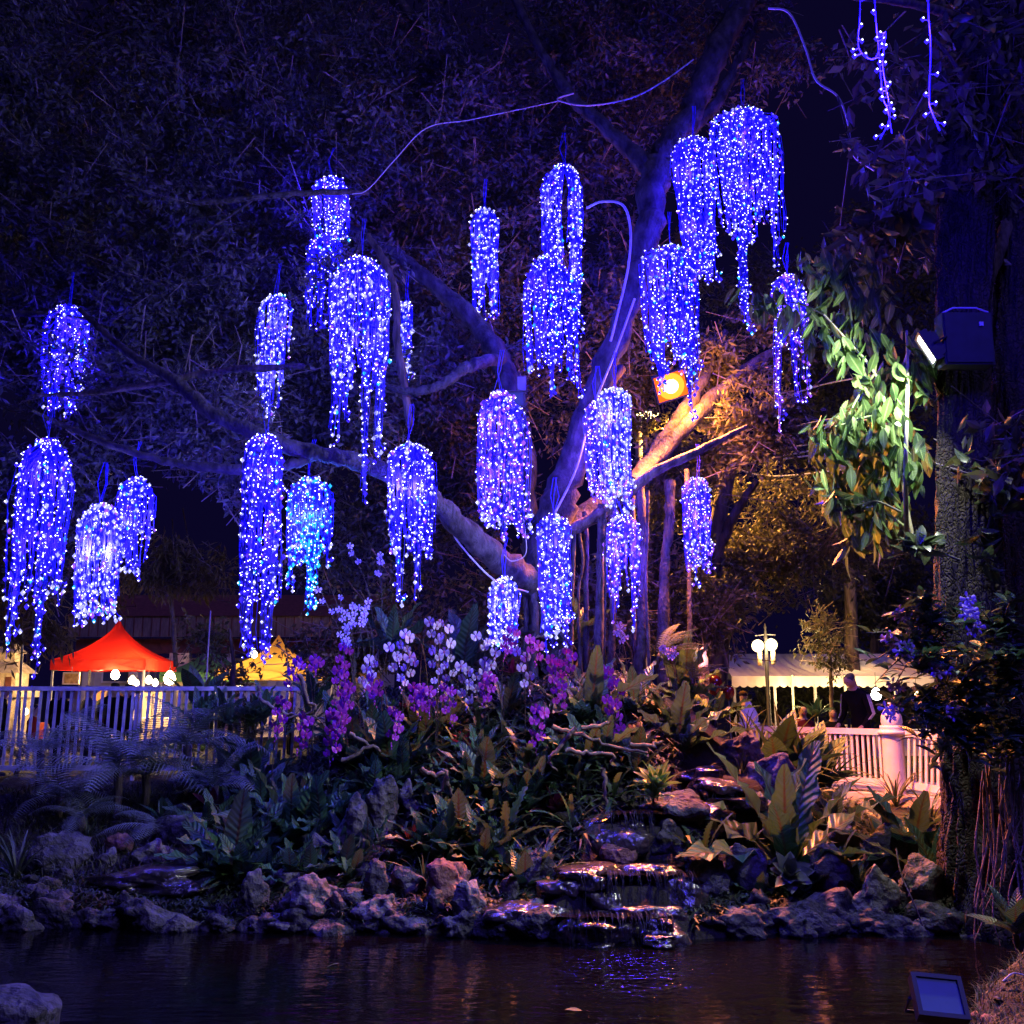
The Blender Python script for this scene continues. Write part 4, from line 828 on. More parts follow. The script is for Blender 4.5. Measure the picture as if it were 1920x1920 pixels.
BN = [
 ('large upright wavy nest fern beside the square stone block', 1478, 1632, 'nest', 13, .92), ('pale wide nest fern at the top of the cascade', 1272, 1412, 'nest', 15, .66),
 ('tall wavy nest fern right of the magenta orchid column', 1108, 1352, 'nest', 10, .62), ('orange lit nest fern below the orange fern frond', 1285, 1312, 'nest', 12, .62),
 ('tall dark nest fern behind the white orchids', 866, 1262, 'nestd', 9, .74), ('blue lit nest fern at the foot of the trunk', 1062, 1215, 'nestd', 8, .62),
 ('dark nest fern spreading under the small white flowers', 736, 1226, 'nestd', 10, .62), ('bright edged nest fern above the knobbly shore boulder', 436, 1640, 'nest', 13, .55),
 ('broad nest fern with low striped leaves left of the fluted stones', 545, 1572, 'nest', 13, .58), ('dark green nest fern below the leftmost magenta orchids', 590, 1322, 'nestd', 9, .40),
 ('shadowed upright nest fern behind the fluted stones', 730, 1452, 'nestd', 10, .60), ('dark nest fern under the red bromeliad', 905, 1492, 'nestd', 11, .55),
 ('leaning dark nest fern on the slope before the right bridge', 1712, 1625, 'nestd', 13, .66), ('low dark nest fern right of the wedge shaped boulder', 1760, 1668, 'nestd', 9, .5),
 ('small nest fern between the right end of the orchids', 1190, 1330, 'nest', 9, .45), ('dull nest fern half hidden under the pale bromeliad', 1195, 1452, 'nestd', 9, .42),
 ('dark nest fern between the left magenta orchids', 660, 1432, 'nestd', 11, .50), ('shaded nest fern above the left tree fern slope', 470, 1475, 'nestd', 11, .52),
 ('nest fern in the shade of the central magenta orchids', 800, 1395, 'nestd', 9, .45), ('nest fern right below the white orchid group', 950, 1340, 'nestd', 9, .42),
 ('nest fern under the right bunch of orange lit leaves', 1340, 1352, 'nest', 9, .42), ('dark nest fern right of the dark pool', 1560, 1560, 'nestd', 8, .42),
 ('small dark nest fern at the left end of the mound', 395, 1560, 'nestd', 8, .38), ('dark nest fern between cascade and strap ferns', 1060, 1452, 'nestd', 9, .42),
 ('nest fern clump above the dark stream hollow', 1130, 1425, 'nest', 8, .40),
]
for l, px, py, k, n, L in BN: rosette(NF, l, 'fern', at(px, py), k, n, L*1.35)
SR = [('strap fern with long hanging toothed fronds over the shore', 945, 1602, 16, .60), ('bushy toothed strap fern left of the hanging one', 850, 1592, 14, .52), ('toothed strap fern leaning over the upper fall', 1075, 1556, 13, .50),
      ('upright toothed strap fern beside the purple pitted boulder', 1318, 1622, 11, .58), ('small toothed fern at the cascade top edge', 1085, 1500, 11, .34), ('toothed fern trailing from the right slope', 1575, 1622, 10, .44),
      ('tiny striped fern hanging over the right waterline', 1505, 1742, 6, .24), ('toothed fern below the succulent rosette', 1400, 1600, 8, .36)]
for l, px, py, n, L in SR: rosette('strap_fern', l, 'fern', at(px, py), 'serr', n, L)
SW = [('grassy strap leaved clump before the bridge rail', 1600, 1482, 30, .62), ('tall grassy clump left of the bridge post', 1535, 1450, 28, .62), ('arching strap leaved clump under the bridge deck', 1680, 1512, 30, .66), ('grassy clump above the rounded grey boulder', 1470, 1412, 26, .5),
      ('dry grassy clump behind the cascade top', 1400, 1372, 22, .42), ('strap leaved clump at the bridge end beside the trunk', 1745, 1548, 26, .6), ('drooping grass tuft at the left edge ledge', 30, 1650, 30, .62), ('small grassy tuft behind the left ledge stones', 165, 1570, 20, .34), ('grassy tuft on the left bank under the tree ferns', 250, 1550, 20, .3),
      ('strap leaved clump left of the square stone block', 1390, 1450, 18, .4), ('grassy clump below the second bridge post', 1500, 1500, 24, .46), ('low grassy clump at the foot of the right trunk', 1640, 1568, 22, .46)]
for l, px, py, n, L in SW: rosette('strap_leaf_plant', l, 'plant', at(px, py), 'sword', n, L)
BR = [('magenta red bromeliad glowing in the middle of the mound', 880, 1402, 'bromr', 16, .24), ('green and red bromeliad above the strap ferns', 985, 1482, 'bromg', 18, .30), ('dark maroon bromeliad below the green red one', 1042, 1522, 'bromd', 16, .24), ('orange red bromeliad between fluted stones and strap fern', 770, 1588, 'bromo', 14, .27),
      ('pale pinkish bromeliad in front of the wide nest fern', 1196, 1392, 'bromp', 16, .22), ('dull red bromeliad in the shade at the left of the mound', 400, 1522, 'bromd', 12, .28), ('maroon bromeliad under the leftmost nest fern', 545, 1648, 'bromd', 10, .2), ('red bromeliad behind the magenta orchid column', 960, 1262, 'bromr', 10, .2),
      ('pale bromeliad under the right end of the magenta orchids', 1120, 1405, 'bromp', 12, .2), ('green red bromeliad beside the driftwood', 840, 1452, 'bromg', 14, .24), ('small bromeliad under the white orchid group', 760, 1342, 'bromg', 12, .22)]
for l, px, py, k, n, L in BR: rosette('bromeliad', l, 'bromeliad', at(px, py), k, n, L)
for l, px, py, n, L in [('pinkish strap leaved clump before the far bridge post', 1425, 1425, 22, .62), ('strap leaved clump hiding the left end of the balustrade', 1465, 1432, 24, .66), ('tall strap leaved clump between far post and square stone block', 1505, 1440, 24, .66), ('spreading strap leaved clump before the balustrade', 1545, 1450, 22, .5)]:
    p = P(px, py, 13.9); p.z = H(p.x, p.y); rosette('strap_leaf_plant', l, 'plant', p, 'sword', n+8, L*1.75)
rosette('broad_leaf_plant', 'broad leaved plant before the far bridge post', 'plant', on(3.45, 13.7), 'broad', 14, .95); rosette('broad_leaf_plant', 'broad leaved plant beside the left balustrade end', 'plant', on(3.85, 13.8), 'broad', 14, .95)
rosette('succulent', 'grey green rosette succulent clinging below the big nest fern', 'succulent', P(1480, 1640, 8.95), 'succ', 22, .18, (math.radians(50), 0, 0))
rosette('bright_rosette', 'bright green leafy rosette plant on the big dark boulder', 'plant', P(1232, 1478, 9.75), 'bright', 26, .27)
rosette('bright_rosette', 'second tier of bright green leaves below the rosette plant', 'plant', P(1225, 1496, 9.7), 'bright', 14, .2)
rosette('broad_leaf_plant', 'pointed leaf plant growing at the right pond edge', 'plant', P(1905, 1750, 7.2), 'broad', 14, .34)
rosette('broad_leaf_plant', 'dark broad leaves behind the bush by the left palm', 'plant', G(310, 1545), 'broad', 10, .34)
rosette('broad_leaf_plant', 'yellow green broad leaves below the driftwood', 'plant', G(1085, 1470), 'broad', 10, .3)
LMP = [(G(a, b), c) for a, b, c in [(880, 1402, 'magenta red bromeliad'), (985, 1482, 'green and red bromeliad'), (708, 1560, 'fluted stones'), (545, 1572, 'striped nest fern'), (660, 1400, 'left magenta orchids'), (800, 1350, 'white orchid row'), (1050, 1380, 'tall magenta orchid column'), (945, 1602, 'hanging strap fern'), (770, 1588, 'orange red bromeliad'), (1085, 1470, 'dark stream hollow')]]
KW = {'nestd': 'dark nest fern', 'nest': 'green nest fern', 'serr': 'toothed fern', 'sword': 'grassy tuft', 'broad': 'broad leaved plant'}
rg = random.Random(77); FL = ['nestd', 'serr', 'nest', 'sword', 'nestd', 'serr', 'broad']
for k in range(190):                                            # filler plants that only place tells apart
    px = rg.uniform(360, 1150); py = rg.uniform(1340, 1665)
    if 1010 < px and py > 1500: continue
    b = G(px, py)
    if chan(b.x, b.y) < .45 and b.y > 8.3: continue
    kd = rg.choice(FL); rosette('mound_plant', 'small %s beside the %s' % (KW[kd], nearest(b.x, b.y, LMP)), 'plant', b, kd, 8 if kd != 'sword' else 16, rg.uniform(.30, .56), group='small plants filling the mound')
for k in range(34):
    px = rg.uniform(1340, 1770); py = rg.uniform(1420, 1690); b = G(px, py)
    if chan(b.x, b.y) < .45: continue
    kd = rg.choice(['nestd', 'sword', 'broad']); rosette('slope_plant', 'small %s on the slope below the bridge' % KW[kd], 'plant', b, kd, 8 if kd != 'sword' else 18, rg.uniform(.25, .4), group='small plants on the right slope')
# ---------------------------------------------------------------- fern fronds and palms
def frond_geo(L, a0, bend, npin, pl, pw, bi=True, droop=.25, shape=None):
    V = []; F = []; x = z = 0; pts = []; ths = []
    for i in range(npin+1):
        t = i/npin; th = a0+bend*t**1.2
        if i: x += math.sin(th)*L/npin; z += math.cos(th)*L/npin
        pts.append((x, 0, z)); ths.append(th)
    tv, tf = tube(pts, [lerp(.006, .0015, i/npin)*L/.8 for i in range(npin+1)], 3); V += [tuple(p) for p in tv]; F += [tuple(f) for f in tf]
    shape = shape or (lambda t: math.sin(PI*(t*.86+.10))**.7)
    for i in range(2, npin+1):
        t = i/npin; th = ths[i]; l = pl*L*shape(t); w = pw*L; px_, _, pz = pts[i]
        fx, fz = math.sin(th), math.cos(th); nx, nz = -math.cos(th), math.sin(th)
        for s in (-1, 1):
            m = 5 if bi else 2; b = len(V)
            for q in range(m+1):
                u = q/m; y = s*l*u*.93; fw = l*u*.36; dn = -droop*l*u*u; ww = w*(1-u)**.7*(.55+.45*(q % 2) if bi else (1.0 if q else .4))+.0008
                cx = px_+fx*fw+nx*dn; cz = pz+fz*fw+nz*dn
                V += [(cx+fx*ww, y, cz+fz*ww), (cx-fx*ww, y, cz-fz*ww)]
            F += [(b+2*q, b+2*q+1, b+2*q+3, b+2*q+2) for q in range(m)]
    return V, F
def frondset(m, args, k=4, seed=0):
    rg = random.Random(seed); out = []
    for i in range(k):
        L, a0, bend, npin, pl, pw, bi, dr = args; V, F = frond_geo(L, a0+lerp(-.35, .45, i/(k-1)), bend*rg.uniform(.8, 1.2), npin, pl, pw, bi, dr)
        out.append(npmesh('frond', V, F, m, smooth=False))
    return out
FS = {'tree': frondset(m_tfern, (1, .75, 1.25, 24, .26, .0125, True, .3), 5, 1), 'fern': frondset(m_fern, (1, .5, 1.0, 20, .18, .019, True, .2), 4, 2), 'palm': frondset(m_palm, (1, .35, 1.2, 26, .42, .018, False, .35), 5, 3)}
def fern(name, label, cat, base, kind, n, L, group=None, stem=0, az=None):
    pseed[0] += 1; rg = random.Random(pseed[0]); root = thing(name, label, cat, base, 0, group)
    if stem: MB().tube([(0, 0, -.1), (.02, 0, stem*.5), (0, 0, stem)], .045, 7).build('stem', m_barkd, root, True)
    else: MB().lathe([(0, -.08), (.03, -.03), (.02, .03), (0, .05)], n=6).build('crown_base', m_stemd, root, True)
    for k in range(n):
        a = k*2.39996+rg.uniform(-.2, .2) if az is None else lerp(az[0], az[1], (k+.5)/n)+rg.uniform(-.12, .12)
        link('frond', rg.choice(FS[kind]), root, loc=(0, 0, stem), rot=(rg.uniform(-.12, .12), rg.uniform(-.12, .12), a), scale=L*rg.uniform(.8, 1.15))
    return root
fern('tree_fern', 'large tree fern spreading over the left bank in front of the fence', 'fern', G(215, 1540), 'tree', 16, 1.0, None, .55)
fern('tree_fern', 'tree fern arching before the gap in the fence', 'fern', G(345, 1500), 'tree', 16, 1.0, None, .6)
fern('tree_fern', 'pale tree fern growing at the left end of the fence', 'fern', G(70, 1490), 'tree', 14, .95, None, .5)
fern('tree_fern', 'dark tree fern between the palm and the mound', 'fern', G(455, 1450), 'tree', 13, .82, None, .4)
for l, px, py, n, L, st in [('tree fern with silver fronds at the left bank edge', 110, 1530, 12, .8, .2), ('broad tree fern under the red canopy view', 270, 1515, 13, .85, .35), ('small tree fern at the foot of the feather palm', 400, 1520, 12, .7, .25), ('tree fern behind the left ledge stones', 300, 1575, 10, .6, .1), ('tree fern at the fence corner', 30, 1455, 11, .75, .3)]:
    fern('tree_fern', l, 'fern', G(px, py), 'tree', n, L, None, st)
fern('tree_fern', 'low tree fern drooping over the grassy bank', 'fern', G(150, 1560), 'tree', 10, .6, None, .15)
for l, px, py, n, L in [('small pale fern behind the magenta pair in the mound centre', 758, 1402, 9, .3), ('small fern left of the red bromeliad', 850, 1372, 9, .28), ('grey small fern in front of the orange lit nest fern', 1262, 1345, 9, .36), ('small fern at the right of the red bromeliad', 930, 1372, 9, .26),
        ('feathery fern under the white orchid row', 812, 1302, 9, .26), ('feathery fern at the stream hollow', 1100, 1480, 8, .28), ('feathery fern on the left mound shoulder', 620, 1392, 9, .3)]:
    fern('small_fern', l, 'fern', at(px, py), 'fern', n, L)
fern('arching_fern', 'orange lit arching fern at the right foot of the tree', 'fern', P(1235, 1232, 12.6), 'fern', 8, .62, az=(-.9, .9))
fern('arching_fern', 'brown shaded fern below the orange arching fern', 'fern', P(1300, 1275, 12.6), 'fern', 8, .5)
fern('palm', 'dark feather palm standing between the red and yellow canopies', 'palm', G(385, 1400), 'palm', 17, 1.25, None, .35)
fern('palm', 'small dark palm at the fence gap', 'palm', G(335, 1420), 'palm', 9, .6, None, .1)
# big vertical-blind leaf of a banana-like plant behind the palm
rosette('banana_plant', 'broad dark banana leaves standing beside the feather palm', 'plant', P(372, 1330, 14.2), 'broad', 7, .8)
# ---------------------------------------------------------------- orchids
def petal(c, ang, l, w, tilt=.15, n=6):
    ca, sa = math.cos(ang), math.sin(ang); V = [(c[0], c[1], c[2])]
    for i in range(n+1):
        u = lerp(-1, 1, i/n); r = l*(.62+.38*math.cos(u*PI/2)); q = w*math.sin(u*PI*.5)*(1-.35*abs(u)**3)
        V.append((c[0]+ca*r-sa*q, c[1]-tilt*r*.5-.006*math.cos(u*3), c[2]+sa*r+ca*q))
    return V, [(0, i+1, i+2) for i in range(n)]
def flower_mesh(mp, ml, d, wide=1.0):
    b = MB()
    for a in (.12, PI-.12): b.add(*petal((0, -.004, 0), a, d*.56, d*.42*wide, .1))
    b.add(*petal((0, 0, 0), PI/2, d*.54, d*.25*wide, .05)); b.add(*petal((0, 0, 0), -PI*.30, d*.54, d*.24*wide, .1)); b.add(*petal((0, 0, 0), -PI*.70, d*.54, d*.24*wide, .1))
    b.add(*petal((0, -.008, 0), -PI/2, d*.3, d*.15, -1.2, 4), 1); b.lathe([(.001, .012*d/.1), (d*.09, 0), (.001, -.014*d/.1)], (0, -.014, 0), 6, 1)
    return b.mesh('flower', [mp, ml], True)
FLW = {'w': [flower_mesh(m_petw, m_lipw, d) for d in (.118, .108, .098)], 'm': [flower_mesh(m_petm, m_lipm, d) for d in (.118, .108, .098)], 'd': [flower_mesh(m_petw, m_lipw, d, .7) for d in (.085, .075)], 'p': [flower_mesh(m_petp, m_petw, d, .55) for d in (.11, .095)]}
budm = {k: MB().lathe([(0, -.018), (.011, -.006), (.009, .008), (0, .018)], n=6).mesh('bud', [m], True) for k, m in (('w', m_petw), ('m', m_petm), ('p', m_petp), ('d', m_petw))}
LS['orl'] = leafset(m_nestd, 1, .16, pr_oval, (.8, 1.2), .5, 6, .2, cols=C3, seed=33)
def orchid(label, top, bot, kind, Y, n, group=None, cat='orchid', two=True):
    pseed[0] += 1; rg = random.Random(pseed[0]); a = P(top[0], top[1], Y); b = P(bot[0], bot[1], Y-.12)
    side = 1 if rg.random() < .5 else -1
    gx = a.x+side*rg.uniform(.05, .2); gy = Y+.12; g = Vector((gx, gy, min(H(gx, gy)-.02, b.z-.1)))
    root = thing('orchid', label, cat, g, 0, group); a -= g; b -= g
    path = smooth_path([(0, 0, 0), (0, 0, a.z*.55), (a.x*.35, a.y*.5, a.z*.92), tuple(a+Vector((0, 0, .03))), tuple(a.lerp(b, .5)+Vector((0, -.02, .02))), tuple(b)], 6)
    V, F = tube(path, .0055, 5); link('stem', npmesh('stem', V, F, m_stemd), root)
    tail = path[-13:]
    for k in range(n):
        t = (k+.3)/n*(len(tail)-1); i = int(t); p = tail[min(i, len(tail)-1)]*(1-(t-i))+tail[min(i+1, len(tail)-1)]*(t-i)
        s = (1 if k % 2 else -1)*(.038 if two else .012)
        p = p+np.array((s+rg.uniform(-.012, .012), -.03+rg.uniform(-.02, .02), rg.uniform(-.012, .012)))
        me = rg.choice(FLW[kind]); link('flower', me, root, loc=p, rot=(rg.uniform(-.15, .4), rg.uniform(-.35, .35), rg.uniform(-.55, .55)+s*6), scale=rg.uniform(.85, 1.12)*(1-.25*k/n))
    for k in range(3): link('bud', budm[kind], root, loc=path[-1]+np.array((rg.uniform(-.015, .015), -.01, -.02-.028*k)), scale=1-.2*k)
    for k in range(4): link('leaf', rg.choice(rg.choice(LS['orl'])), root, rot=(0, 0, k*1.57+rg.uniform(-.4, .4)), scale=rg.uniform(.2, .3))
    return root
WO = [('left column of the tallest white lilac orchid pair', (812, 1168), (822, 1284), 16), ('right column of the tallest white lilac orchid pair', (832, 1174), (846, 1282), 16), ('white lilac orchid left of the tallest pair with upper cluster', (768, 1192), (750, 1236), 9), ('white lilac orchid drooping below the upper left cluster', (775, 1238), (752, 1286), 10),
      ('white lilac orchid on a bare bent stem at the left of the row', (702, 1240), (682, 1292), 10), ('white lilac orchid hanging lowest in the row', (870, 1252), (876, 1322), 11), ('white lilac orchid arching beside the small bright curtain', (900, 1198), (925, 1232), 7), ('white lilac orchid below the small bright curtain', (918, 1246), (908, 1272), 7),
      ('white lilac orchid column nearest the trunk', (975, 1224), (992, 1292), 9), ('white lilac orchid tucked between the two left groups', (735, 1218), (745, 1262), 6), ('white lilac orchid left of the lowest hanging one', (888, 1262), (884, 1300), 7)]
for l, t, b, n in WO: orchid(l, t, b, 'w', 11.3, max(3, int(n*.62)), 'white lilac orchids')
MO = [('magenta orchid top left with a column above the fence end', (650, 1218), (636, 1285), 11), ('short magenta orchid leaning left over the fence end', (566, 1246), (546, 1286), 8), ('small magenta orchid beside the left leaning one', (598, 1242), (592, 1256), 3), ('thick magenta orchid cascade left of the white row', (655, 1288), (626, 1340), 11),
      ('magenta orchid just below the bent white orchid', (706, 1276), (704, 1312), 8), ('magenta orchid pair left half below the tallest white pair', (782, 1294), (786, 1336), 8), ('magenta orchid pair right half below the tallest white pair', (800, 1292), (806, 1334), 8), ('magenta orchid to the right of the low pair', (838, 1292), (846, 1352), 10),
      ('magenta orchid with a dangling tail above the pale fern', (742, 1338), (736, 1390), 10), ('magenta orchid spike drooping towards the tree ferns', (535, 1318), (516, 1376), 10), ('magenta orchid between the fern side spike and the driftwood', (580, 1348), (560, 1402), 10), ('long magenta orchid spike reaching the driftwood', (632, 1350), (622, 1420), 11),
      ('magenta orchid hanging beside the long spike', (655, 1320), (632, 1378), 9), ('magenta orchid in front of the small bright curtain', (966, 1186), (946, 1226), 9), ('dark magenta orchid behind the white row', (922, 1272), (906, 1312), 9), ('magenta orchid at the left foot of the trunk', (1000, 1204), (1004, 1238), 7),
      ('tall magenta orchid column at the middle of the mound', (1040, 1242), (1050, 1330), 15), ('magenta orchid leaning behind the tall column', (1066, 1224), (1062, 1262), 7), ('low magenta orchid spike below the tall column', (1014, 1332), (1004, 1402), 11), ('magenta orchid fanning at the right of the mound', (1128, 1258), (1160, 1302), 10), ('magenta orchid spike trailing beside the pale bromeliad', (1146, 1316), (1158, 1382), 11)]
for l, t, b, n in MO: orchid(l, t, b, 'm', 11.15 if t[1] < 1300 else 10.8, max(3, int(n*.68)), 'magenta orchids')
for l, c, sx, sy, n, Y in [('cluster of small white orchids against the dark above the yellow canopy', (640, 1132), 46, 32, 16, 12.4), ('small white orchid spray at the end of a thin stem', (652, 1184), 14, 9, 5, 12.4), ('sparse small white flowers below the turquoise tail', (688, 1040), 36, 26, 9, 13), ('few small white flowers right of the main white cluster', (680, 1144), 20, 12, 5, 12.4), ('small white flowers among the aerial roots', (1160, 1180), 14, 8, 5, 12), ('small violet flowers beside the orange arching fern', (1250, 1215), 14, 12, 5, 12.2)]:
    b = P(c[0], c[1], Y); gz = H(b.x, Y); root = thing('small_orchid', l, 'orchid', (b.x+.1, Y, gz), 0); rg = random.Random(n*7+c[0]); o = Vector((b.x+.1, Y, gz))
    for k in range(max(3, n//3)):
        e = P(c[0]+rg.uniform(-sx, sx), c[1]+rg.uniform(-sy, sy), Y)-o; L = smooth_path([(0, 0, -.05), (e.x*.2+rg.uniform(-.1, .1), .03, e.z*.6), tuple(e)], 6); V, F = tube(L, .005, 4); link('stem', npmesh('stem', V, F, m_stemd), root)
        for q in range(3): p = L[-1-q*1]; link('flower', rg.choice(FLW['d']), root, loc=p+np.array((rg.uniform(-.05, .05), -.03, rg.uniform(-.04, .04))), rot=(rg.uniform(-.3, .3), rg.uniform(-.6, .6), rg.uniform(-.6, .6)))
# driftwood lying on the mound
DW = [('bent driftwood branch lying under the left magenta orchids', [(560, 1265), (575, 1310), (590, 1330), (530, 1350)], 10.9), ('bare branch reaching from the fence end to the orchids', [(484, 1285), (490, 1310), (525, 1335), (560, 1342), (610, 1350)], 11.2), ('thin driftwood stick below the magenta cascade', [(640, 1425), (700, 1400), (715, 1410)], 10.5), ('forked driftwood twig in the mound centre', [(655, 1375), (690, 1395), (715, 1408)], 10.5),
      ('long pale driftwood branch crossing below the tall magenta column', [(1035, 1362), (1090, 1378), (1150, 1400), (1215, 1412)], 10.2), ('pale driftwood stick above the dark hollow', [(1060, 1408), (1100, 1412), (1148, 1415), (1145, 1432)], 10.0), ('driftwood fork on the left of the dark hollow', [(1080, 1365), (1050, 1400), (1030, 1425), (1045, 1445)], 10.1), ('short driftwood crossing to the pale bromeliad', [(1090, 1365), (1130, 1360), (1145, 1352)], 10.2), ('upright stump stick in the dark hollow', [(1130, 1440), (1135, 1480), (1136, 1510)], 9.9), ('curled driftwood below the red bromeliad', [(790, 1440), (815, 1455), (835, 1445), (830, 1480), (822, 1500)], 10.1), ('driftwood twig right of the pale bromeliad', [(1180, 1395), (1220, 1398), (1242, 1390)], 10.1), ('brown broken stick stump below the curled driftwood', [(836, 1455), (842, 1475), (848, 1490)], 10)]
for k, (l, pix, Y) in enumerate(DW):
    q = [tuple(P(a, b, Y+.03*i)) for i, (a, b) in enumerate(pix)]; L = smooth_path(q, 6, .008, k); V, F = tube(L, np.linspace(.024, .011, len(L)), 7, .15, k); link('driftwood', npmesh('driftwood', V, F, m_wood), None, l, 'branch')
# ---------------------------------------------------------------- large leaved climber lit by the LED floodlight
LS['bigl'] = leafset(m_big, 1, .19, pr_oval, (0, .3), .35, 7, .12, .04, 8, seed=41, per=3)
cl = thing('large_leaved_plant', 'large leaved green plant brightly lit beside the LED floodlight', 'plant', P(1705, 1020, 9.1)); co = P(1705, 1020, 9.1)
BRN = [([(1700, 1010, 9.0), (1698, 900, 8.45), (1700, 780, 8.45), (1702, 690, 8.9), (1700, 620, 8.9)], 5, m_stemp, 26), ([(1712, 1010, 9.1), (1695, 920, 9.1), (1680, 800, 9.1), (1640, 700, 9.1), (1590, 640, 9.1), (1545, 590, 9.2)], 4, m_stemp, 46),
       ([(1680, 800, 9.1), (1640, 780, 9.0), (1600, 790, 9.0), (1565, 800, 9.0)], 3, m_stem, 26), ([(1600, 650, 9.1), (1590, 560, 9.2), (1560, 500, 9.3), (1530, 480, 9.3)], 3, m_stem, 24), ([(1640, 700, 9.1), (1650, 600, 9.2), (1620, 520, 9.3), (1590, 470, 9.4)], 3, m_stem, 28),
       ([(1702, 690, 8.9), (1730, 680, 8.8), (1745, 720, 8.8)], 2, m_stem, 10), ([(1690, 900, 9.1), (1650, 860, 9.2), (1600, 850, 9.2), (1580, 900, 9.3)], 3, m_stem, 18), ([(1700, 990, 9.1), (1660, 960, 9.2), (1610, 930, 9.3), (1570, 910, 9.4)], 3, m_stem, 16), ([(1545, 590, 9.2), (1500, 570, 9.4), (1440, 560, 9.7), (1420, 540, 9.8)], 2, m_stem, 12)]
BRN += [([(1640, 700, 9.1), (1600, 760, 9.1), (1572, 840, 9.1), (1560, 930, 9.1)], 3, m_stem, 20), ([(1690, 820, 9.1), (1660, 900, 9.1), (1640, 960, 9.1), (1630, 1010, 9.1)], 3, m_stem, 18)]
rg = random.Random(8)
for pix, r, m, n in BRN:
    L = smooth_path([tuple(P(a, b, Y)-co) for a, b, Y in pix], 8); V, F = tube(L, np.linspace(S(r, 8.5), S(r*.5, 8.5), len(L)), 6); link('stem', npmesh('stem', V, F, m), cl)
    for k in range(int(n*3.3)):
        i = rg.randint(int(len(L)*.3), len(L)-1); s = rg.choice([.13, .18, .21, .24, .28])*rg.uniform(.9, 1.1)
        pet = np.array((rg.uniform(-.24, .22), rg.uniform(-.12, .2), rg.uniform(-.16, .14)))
        if (Vector(L[i]+pet)+co-ledp).length < .42: continue
        link('leaf', rg.choice(rg.choice(LS['bigl'])), cl, loc=L[i]+pet, rot=(rg.uniform(2.5, 3.6), rg.uniform(-.6, .6), rg.uniform(0, 2*PI)), scale=s)
def sprig(label, pix, Y, n, s, kind='shade', m=None, name='leafy_branch', droop=False):
    """a branch carrying separate leaves"""
    o = P(pix[0][0], pix[0][1], Y); root = thing(name, label, 'branch', o); rg = random.Random(int(pix[0][0])+n)
    L = smooth_path([tuple(P(a, b, Y+.08*i)-o) for i, (a, b) in enumerate(pix)], 8); V, F = tube(L, np.linspace(.012, .005, len(L)), 5); link('stem', npmesh('stem', V, F, m_stemd), root)
    for k in range(n):
        i = rg.randint(len(L)//4, len(L)-1)
        rot = (rg.uniform(2.3, 3.7), rg.uniform(-.7, .7), rg.uniform(0, 6.28)) if droop else (rg.uniform(-.4, .4), rg.uniform(-.4, .4), rg.uniform(0, 6.28))
        link('leaf', rg.choice(rg.choice(LS[kind])), root, loc=L[i]+np.array((rg.uniform(-.07, .07), rg.uniform(-.08, .06), rg.uniform(-.05, .05))), rot=rot, scale=s*rg.uniform(.7, 1.2))
    return root
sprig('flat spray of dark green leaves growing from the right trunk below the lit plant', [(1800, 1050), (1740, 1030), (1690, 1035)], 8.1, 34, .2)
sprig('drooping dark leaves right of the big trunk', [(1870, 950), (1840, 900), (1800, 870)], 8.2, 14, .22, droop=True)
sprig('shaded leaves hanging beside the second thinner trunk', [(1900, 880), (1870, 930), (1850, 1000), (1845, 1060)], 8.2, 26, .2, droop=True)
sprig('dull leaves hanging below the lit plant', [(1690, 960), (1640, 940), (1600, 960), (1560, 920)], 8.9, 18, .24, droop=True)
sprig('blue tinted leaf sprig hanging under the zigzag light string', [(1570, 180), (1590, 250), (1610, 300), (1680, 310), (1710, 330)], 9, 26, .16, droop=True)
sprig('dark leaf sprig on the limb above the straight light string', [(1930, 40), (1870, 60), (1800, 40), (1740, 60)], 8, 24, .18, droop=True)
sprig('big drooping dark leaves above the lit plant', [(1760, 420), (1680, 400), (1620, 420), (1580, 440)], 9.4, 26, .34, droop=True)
# ---------------------------------------------------------------- orchids growing on the right trunk
def epiphyte(label, c, sx, sy, n, Y, nf, fl=None):
    b = P(c[0], c[1], Y); root = thing('tree_orchid', label, 'orchid', b); rg = random.Random(int(c[0]*3+c[1]))
    for k in range(n):
        a0 = (rg.uniform(-.1, .1), rg.uniform(0, .1), rg.uniform(-.1, .1)); e = P(c[0]+rg.uniform(-1, 1)*sx, c[1]+rg.uniform(-1, 1)*sy, Y-rg.uniform(0, .3))-b
        L = smooth_path([a0, tuple(e*.5+Vector((0, -.03, .06))), tuple(e)], 6); V, F = tube(L, np.linspace(.009, .004, len(L)), 5); link('cane', npmesh('cane', V, F, m_stem), root)
        for q in range(11):
            i = rg.randint(3, len(L)-1); link('leaf', rg.choice(rg.choice(LS['orl'])), root, loc=L[i], rot=(rg.uniform(-.5, .5), rg.uniform(-.3, .5), rg.uniform(0, 6.28)), scale=rg.uniform(.10, .2))
        if k < nf:
            for q in range(4): link('flower', rg.choice(FLW['p']), root, loc=np.array(L[-1])+np.array((rg.uniform(-.06, .06), -.04, rg.uniform(-.05, .05))), rot=(rg.uniform(-.4, .4), rg.uniform(-.6, .6), rg.uniform(-.7, .7)))
    return root
epiphyte('violet flowered orchid with long sprays reaching left from the trunk', (1730, 1220), 120, 80, 15, 8.15, 7)
epiphyte('upright leafy orchid canes below the flat leaf spray', (1730, 1170), 70, 60, 13, 8.25, 1)
epiphyte('dense leafy orchid mass in the middle of the right trunk', (1780, 1300), 110, 80, 24, 8.1, 1)
epiphyte('dark leafy orchid mass right of the trunk middle', (1870, 1300), 80, 100, 24, 8.15, 1)
epiphyte('low leafy orchid mass hanging above the bare trunk foot', (1800, 1390), 90, 60, 22, 8.1, 0)
